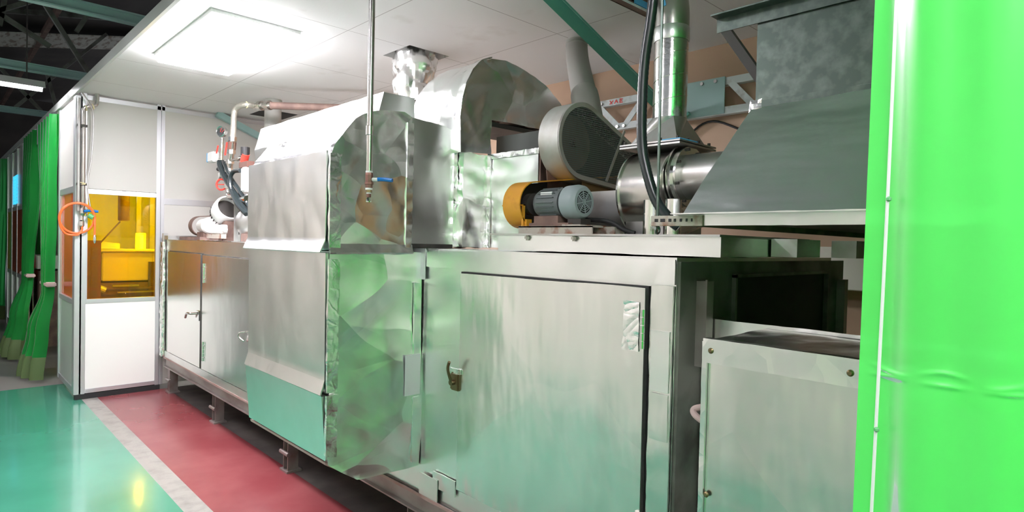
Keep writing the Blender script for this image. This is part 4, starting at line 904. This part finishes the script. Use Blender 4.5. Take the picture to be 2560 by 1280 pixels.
# ------------------------------------------------------------------ machinery on top of the far cabinet (y about 1.85)
TZ = 1.463
t = thing('small_pump_motor', 'small light grey motor with spoked fan cover and brown belt cover on the far cabinet', 'motor', (-5.9, 1.85, TZ))
a2 = (1.85, 1.597)
b = lathe(nb(), (-6.10, *a2), (1, 0, 0), [(0, .05), (.02, .066), (.12, .066)], 28); link('housing', b, 'white_motor', t)
f = autosmooth(link('fan_cover', lathe(nb(), (-5.98, *a2), (1, 0, 0), [(0, .07), (.07, .076), (.085, .066), (.088, .048), (.084, .048)], 32), 'white_motor', t))
link('fan_opening', cyl(nb(), (-5.899, *a2), (-5.897, *a2), .048, n=28), 'dark_steel', f)
b = nb(); cyl(b, (-5.898, *a2), (-5.893, *a2), .013, n=12)
for k in range(6): c = Vector((0, math.cos(k * PI / 3 + .3), math.sin(k * PI / 3 + .3))); bar(b, Vector((-5.895, *a2)), Vector((-5.895, *a2)) + c * .05, .007, .003, up=(1, 0, 0))
link('grille', b, 'white_motor', f)
b = shell(nb(), hull2(a2, .092, (2.3, 1.66), .07), hull2(a2, .084, (2.3, 1.66), .062), -6.22, -6.13); link('belt_cover', b, 'rust_brown', t)
b = nb(); box(b, -6.35, -5.75, 1.72, 1.98, TZ, TZ + .03); box(b, -6.10, -5.92, 1.80, 1.92, TZ + .03, TZ + .075); link('base', b, 'rust_brown', t)
t = thing('white_cone_motor', 'tilted white drum-shaped motor cover with vent slots on the far cabinet', 'motor', (-5.5, 1.85, TZ))
ctr = Vector((-5.54, 1.86, 1.715)); axd = Vector((.85, .10, .42)).normalized()
b = lathe(nb(), ctr - axd * .10, axd, [(0, .05), (.015, .085), (.06, .108), (.11, .115), (.17, .115), (.185, .110), (.185, .098), (.06, .09)], 36); autosmooth(link('cover', b, 'white_motor', t))
link('opening', lathe(nb(), ctr + axd * .02, axd, [(0, .09), (.01, .095)], 30), 'dark_steel', t)
u_, v_ = frame_of(axd)
for k in range(22):
    a = 2 * PI * k / 22; w = u_ * math.cos(a) + v_ * math.sin(a); p = ctr - axd * .06
    link('vent_slot', bar(nb(), p + w * .094 - axd * .02, p + w * .109 + axd * .022, .006, .010, up=w), 'black', t) if w.x > -.2 or w.y < .3 else None
b = nb(); box(b, -5.60, -5.36, 1.78, 1.92, TZ, TZ + .035); box(b, -5.56, -5.42, 1.82, 1.90, TZ + .03, TZ + .17); link('base', b, 'rust_brown', t)
t = thing('white_terminal_box', 'small white box lying on a rusty plate beside the small motor', 'terminal box', (-5.45, 1.78, TZ))
link('box', bx(-5.55, -5.30, 1.74, 1.80, 1.525, 1.60, bevel=.006), 'white_plastic', t); link('knob', cyl(nb(), (-5.30, 1.77, 1.56), (-5.275, 1.77, 1.56), .022, n=14), 'white_plastic', t)
link('rusty_plate', bx(-5.62, -5.26, 1.735, 1.775, 1.485, 1.522), 'rusty', t); link('foot', bx(-5.56, -5.34, 1.74, 1.77, TZ, 1.486), 'rust_brown', t)
tag(link('foil_offcut', foilize(bx(-5.6, -4.8, 1.655, 1.76, TZ + .001, TZ + .006), .03, .003, 8, 5, .002), 'foil_crinkled'), 'loose sheet of bright foil on the far cabinet top below the white box', 'foil sheet')
t = thing('support_post', 'slotted grey steel post standing by the pump on the far cabinet', 'post', (-5.13, 1.83, TZ))
b = nb(); box(b, -5.165, -5.095, 1.83, 1.836, TZ, 1.86); box(b, -5.165, -5.159, 1.80, 1.836, TZ, 1.86); link('post', b, 'sheet_grey', t)
for z in (1.52, 1.60, 1.68, 1.76): link('slot', bx(-5.14, -5.12, 1.828, 1.831, z, z + .035), 'dark_steel', t)
t = thing('round_pump', 'round grey cast pump half hidden behind the tall front duct', 'pump', (-4.98, 1.88, TZ))
b = lathe(nb(), (-5.06, 1.92, 1.62), (.7, -.7, 0), [(-.02, .03), (0, .11), (.03, .125), (.07, .12), (.10, .09), (.12, .05)], 30); autosmooth(link('casing', b, 'sheet_grey', t))
link('base', bx(-5.06, -4.86, 1.82, 2.0, TZ, 1.53), 'rust_brown', t)

t = thing('valve_assembly', 'steel gas valve pipework with red levers, gauge and elbow above the far cabinet', 'pipework', (-5.4, 1.85, TZ))
b = tube(nb(), [(-5.36, 1.85, 2.31), (-5.385, 1.85, 2.2), (-5.42, 1.85, 2.1), (-5.44, 1.85, 1.95), (-5.44, 1.85, 1.885), (-5.41, 1.85, 1.845), (-5.33, 1.85, 1.835), (-5.17, 1.85, 1.835)], .026, 14); autosmooth(link('pipe', b, 'steel', t), 60)
b = nb()
for z, x in ((2.32, -5.36), (2.215, -5.385), (2.135, -5.415), (2.06, -5.425), (1.93, -5.44)): cyl(b, (x, 1.85, z - .018), (x, 1.85, z + .018), .036, n=8)
link('coupling', b, 'bright_steel', t)
link('brown_union', cyl(nb(), (-5.385, 1.85, 2.235), (-5.37, 1.85, 2.30), .034, n=12), 'copper_brown', t)
link('red_lever', bar(nb(), (-5.435, 1.83, 2.30), (-5.45, 1.82, 2.19), .024, .008, up=(0, 1, 0)), 'red', t)
b = nb(); cyl(b, (-5.64, 1.85, 2.145), (-5.06, 1.85, 2.145), .012, n=10); cyl(b, (-5.24, 1.85, 2.145), (-5.18, 1.85, 2.145), .02, n=8); link('cross_pipe', b, 'steel', t)
b = nb(); cyl(b, (-5.625, 1.85, 2.145), (-5.615, 1.85, 2.36), .011, n=10); cyl(b, (-5.62, 1.85, 2.27), (-5.618, 1.85, 2.30), .018, n=8); gs = link('gauge_stem', b, 'bright_steel', t)
link('red_lever', bar(nb(), (-5.655, 1.83, 2.295), (-5.665, 1.82, 2.225), .018, .008, up=(0, 1, 0)), 'red', gs)
g = link('pressure_gauge', lathe(nb(), (-5.65, 1.87, 2.415), (.45, -.85, .1), [(0, .048), (.03, .05), (.035, .046), (.03, .042)], 28), 'chrome', t)
link('dial', lathe(nb(), (-5.65 + .45 * .025, 1.87 - .85 * .025, 2.417), (.45, -.85, .1), [(0, .042), (.001, .042)], 28), 'cream', g)
link('needle', bar(nb(), (-5.63, 1.838, 2.41), (-5.61, 1.842, 2.44), .004, .002), 'red', g)
b = bx(-5.91, -5.77, 1.82, 1.88, 2.165, 2.255, bevel=.008); a_ = link('actuator', b, 'white_plastic', t); link('blue_end', bx(-5.925, -5.905, 1.82, 1.88, 2.17, 2.25), 'sky_blue', a_)
link('actuator_arm', bar(nb(), (-5.78, 1.85, 2.20), (-5.62, 1.85, 2.155), .012, .03), 'bright_steel', t)
b = nb(); cyl(b, (-5.10, 1.85, 2.11), (-5.06, 1.85, 2.17), .03, n=16); sv = link('solenoid', b, 'red', t); link('black_cap', cyl(nb(), (-5.075, 1.85, 2.16), (-5.075, 1.85, 2.225), .034, n=16), 'black', sv)
link('manifold', bx(-5.13, -4.95, 1.82, 1.88, 2.055, 2.105, bevel=.004), 'copper_brown', t)
b = bx(-5.03, -4.95, 1.80, 1.87, 1.86, 2.055, bevel=.01); link('filter_box', b, 'white_plastic', t)
b = nb(); cyl(b, (-5.04, 1.82, 1.80), (-4.93, 1.82, 1.80), .03, n=12); cyl(b, (-5.0, 1.84, 1.84), (-4.98, 1.84, 1.74), .022, n=10); link('lower_valve', b, 'chrome', t)
b = nb(); bar(b, (-5.60, 1.82, 2.05), (-5.46, 1.83, 2.0), .02, .012); bar(b, (-5.62, 1.82, 1.98), (-5.53, 1.82, 2.03), .02, .012); cyl(b, (-5.53, 1.80, 2.03), (-5.53, 1.86, 2.03), .022, n=10); link('lever_linkage', b, 'chrome', t)
b = torus(nb(), (-5.50, 1.81, 1.945), (.6, -.8, 0), .045, .008, 24, 8); bar(b, (-5.545, 1.78, 1.945), (-5.455, 1.84, 1.945), .008, .008); link('red_handwheel', b, 'red', t)
link('black_stem', cyl(nb(), (-5.56, 1.80, 2.08), (-5.50, 1.82, 2.06), .016, n=10), 'black', t)
link('pipe_stand', bx(-5.19, -5.17, 1.84, 1.86, 1.50, 1.835), 'sheet_grey', t)
t = thing('braided_hose', 'braided steel hose arching from the valve pipework up to the dark pipe', 'hose', (-5.36, 1.85, 2.3))
b = tube(nb(), [(-5.36, 1.85, 2.32), (-5.37, 1.86, 2.43), (-5.395, 1.87, 2.52), (-5.39, 1.88, 2.575), (-5.34, 1.90, 2.605), (-5.28, 1.93, 2.61), (-5.28, 1.97, 2.612), (-5.30, 2.0, 2.613)], .024, 14); autosmooth(link('hose', b, 'braid', t), 60)
link('tape_band', torus(nb(), (-5.28, 1.93, 2.61), (0, .8, .1), .024, .005, 18, 6), 'masking', t)
t = thing('black_cables', 'bundle of black hoses slanting down behind the tall front duct', 'hoses', (-5.2, 1.83, 1.9))
for k, (dx, dz) in enumerate(((0, 0), (.035, -.02), (.06, .015))):
    link('hose', tube(nb(), [(-5.60 + dx * .4, 1.82 + k * .012, 2.15), (-5.52 + dx, 1.80 + k * .012, 2.09 + dz), (-5.33 + dx, 1.79 + k * .012, 1.965 + dz), (-5.15 + dx, 1.79 + k * .012, 1.86 + dz), (-4.96 + dx, 1.80 + k * .01, 1.73 + dz), (-4.85, 1.84, 1.64)], .016, 10), 'rubber', t)
link('hose', tube(nb(), [(-5.03, 1.80, 2.03), (-5.15, 1.79, 2.03), (-5.20, 1.78, 1.98), (-5.17, 1.78, 1.88), (-5.03, 1.78, 1.76), (-4.9, 1.8, 1.68)], .018, 10), 'rubber', t)

# ------------------------------------------------------------------ room seen through the amber window
t = thing('white_machine', 'big white-fronted machine seen through the amber window', 'machine', (-8.1, 1.6, 0))
link('cabinet', bx(-8.5, -7.82, 1.36, 1.95, .99, 1.30, bevel=.01), 'cream', t)
link('lid', bx(-8.5, -7.80, 1.27, 1.98, 1.305, 1.335, bevel=.01), 'cream', t)
b = prism(nb(), [(1.27, 1.34), (1.54, 1.34), (1.54, 1.40), (1.36, 1.42)], 'x', -8.4, -7.9); link('cover', b, 'cream', t)
b = nb(); box(b, -8.5, -7.82, 1.28, 2.0, .84, .97); box(b, -7.82, -7.78, 1.3, 2.0, .90, .92); box(b, -8.5, -7.85, 1.3, 2.0, 0, .84); link('base', b, 'rust_brown', t)
b = nb(); cyl(b, (-7.80, 1.30, .92), (-7.80, 1.38, .88), .05, n=16); box(b, -7.80, -7.76, 1.45, 1.70, .93, .95); box(b, -7.80, -7.76, 1.5, 1.85, .86, .875); link('fittings', b, 'sheet_grey', t)
link('side_panel', bx(-7.84, -7.80, 1.80, 1.95, .85, 1.20), 'brass', t)
t = thing('lettered_pillar', 'narrow upright with stacked letters seen at the left of the amber window', 'upright', (-7.75, 1.27, 0))
link('pillar', bx(-7.80, -7.72, 1.19, 1.335, 0, 1.43), 'copper_brown', t)
link('sign', bx(-7.719, -7.715, 1.225, 1.305, .93, 1.36), 'brass', t)
link('sign', bx(-7.719, -7.715, 1.23, 1.30, .83, .90), 'brass', t)
for i, ch in enumerate('KORER'):
    cu = bpy.data.curves.new('letter', 'FONT'); cu.body = ch; cu.size = .085; cu.extrude = .002; cu.align_x = 'CENTER'
    o = bpy.data.objects.new('letter', cu); COL.objects.link(o)
    o.rotation_euler = (PI / 2, 0, PI / 2); o.location = (-7.712, 1.265, 1.285 - i * .078)
    o.parent = t; o.matrix_parent_inverse = Matrix.Translation(t.location).inverted(); cu.materials.append(M['rust_brown'])
t = thing('hanging_cylinder', 'brown cylinder hanging from above behind the amber window', 'cylinder', (-7.8, 1.555, 1.65))
link('body', lathe(nb(), (-7.8, 1.555, 1.648), (0, 0, 1), [(0, .045), (.01, .055), (.30, .055)], 24), 'rust_brown', t); link('stem', cyl(nb(), (-7.8, 1.555, 1.94), (-7.8, 1.555, CZ), .02, n=12), 'dark_steel', t)
link('feed_rod', bar(nb(), (-7.79, 1.52, 1.64), (-7.79, 1.29, 1.34), .012, .02, up=(1, 0, 0)), 'rust_brown', t)
t = thing('bright_tube', 'short upright glowing tube behind the amber window', 'lamp', (-7.8, 1.73, 1.34))
link('tube', cyl(nb(), (-7.82, 1.735, 1.345), (-7.82, 1.735, 1.50), .016, n=12), 'tube', t); link('holder', bx(-7.88, -7.85, 1.68, 1.78, 1.336, 1.52), 'cream', t)
t = thing('room_curtain', 'yellow-looking curtain at the back of the room behind the amber window', 'curtain', (-9.2, 2.2, 0))
b = nb(); G = []
for i in range(61):
    y = 1.25 + 2.2 * i / 60; G.append([b.verts.new((-9.3 + .03 * math.sin(y * 22), y, z)) for z in (.1, CZ - .05)])
for i in range(60): b.faces.new([G[i][0], G[i + 1][0], G[i + 1][1], G[i][1]])
link('fabric', b, 'curtain_pale', t, smooth=True) if 'curtain_pale' in M else link('fabric', b, 'green_pale', t, smooth=True) if 'green_pale' in M else link('fabric', b, 'cream', t, smooth=True)
for y, lab in ((1.9, 'pale upright rail just right of the hanging cylinder behind the amber window'), (2.05, 'pale upright rail nearest the right edge of the amber window')): tag(link('upright_rail', bx(-8.9, -8.84, y, y + .05, 0, 2.4), 'cream'), lab, 'upright')
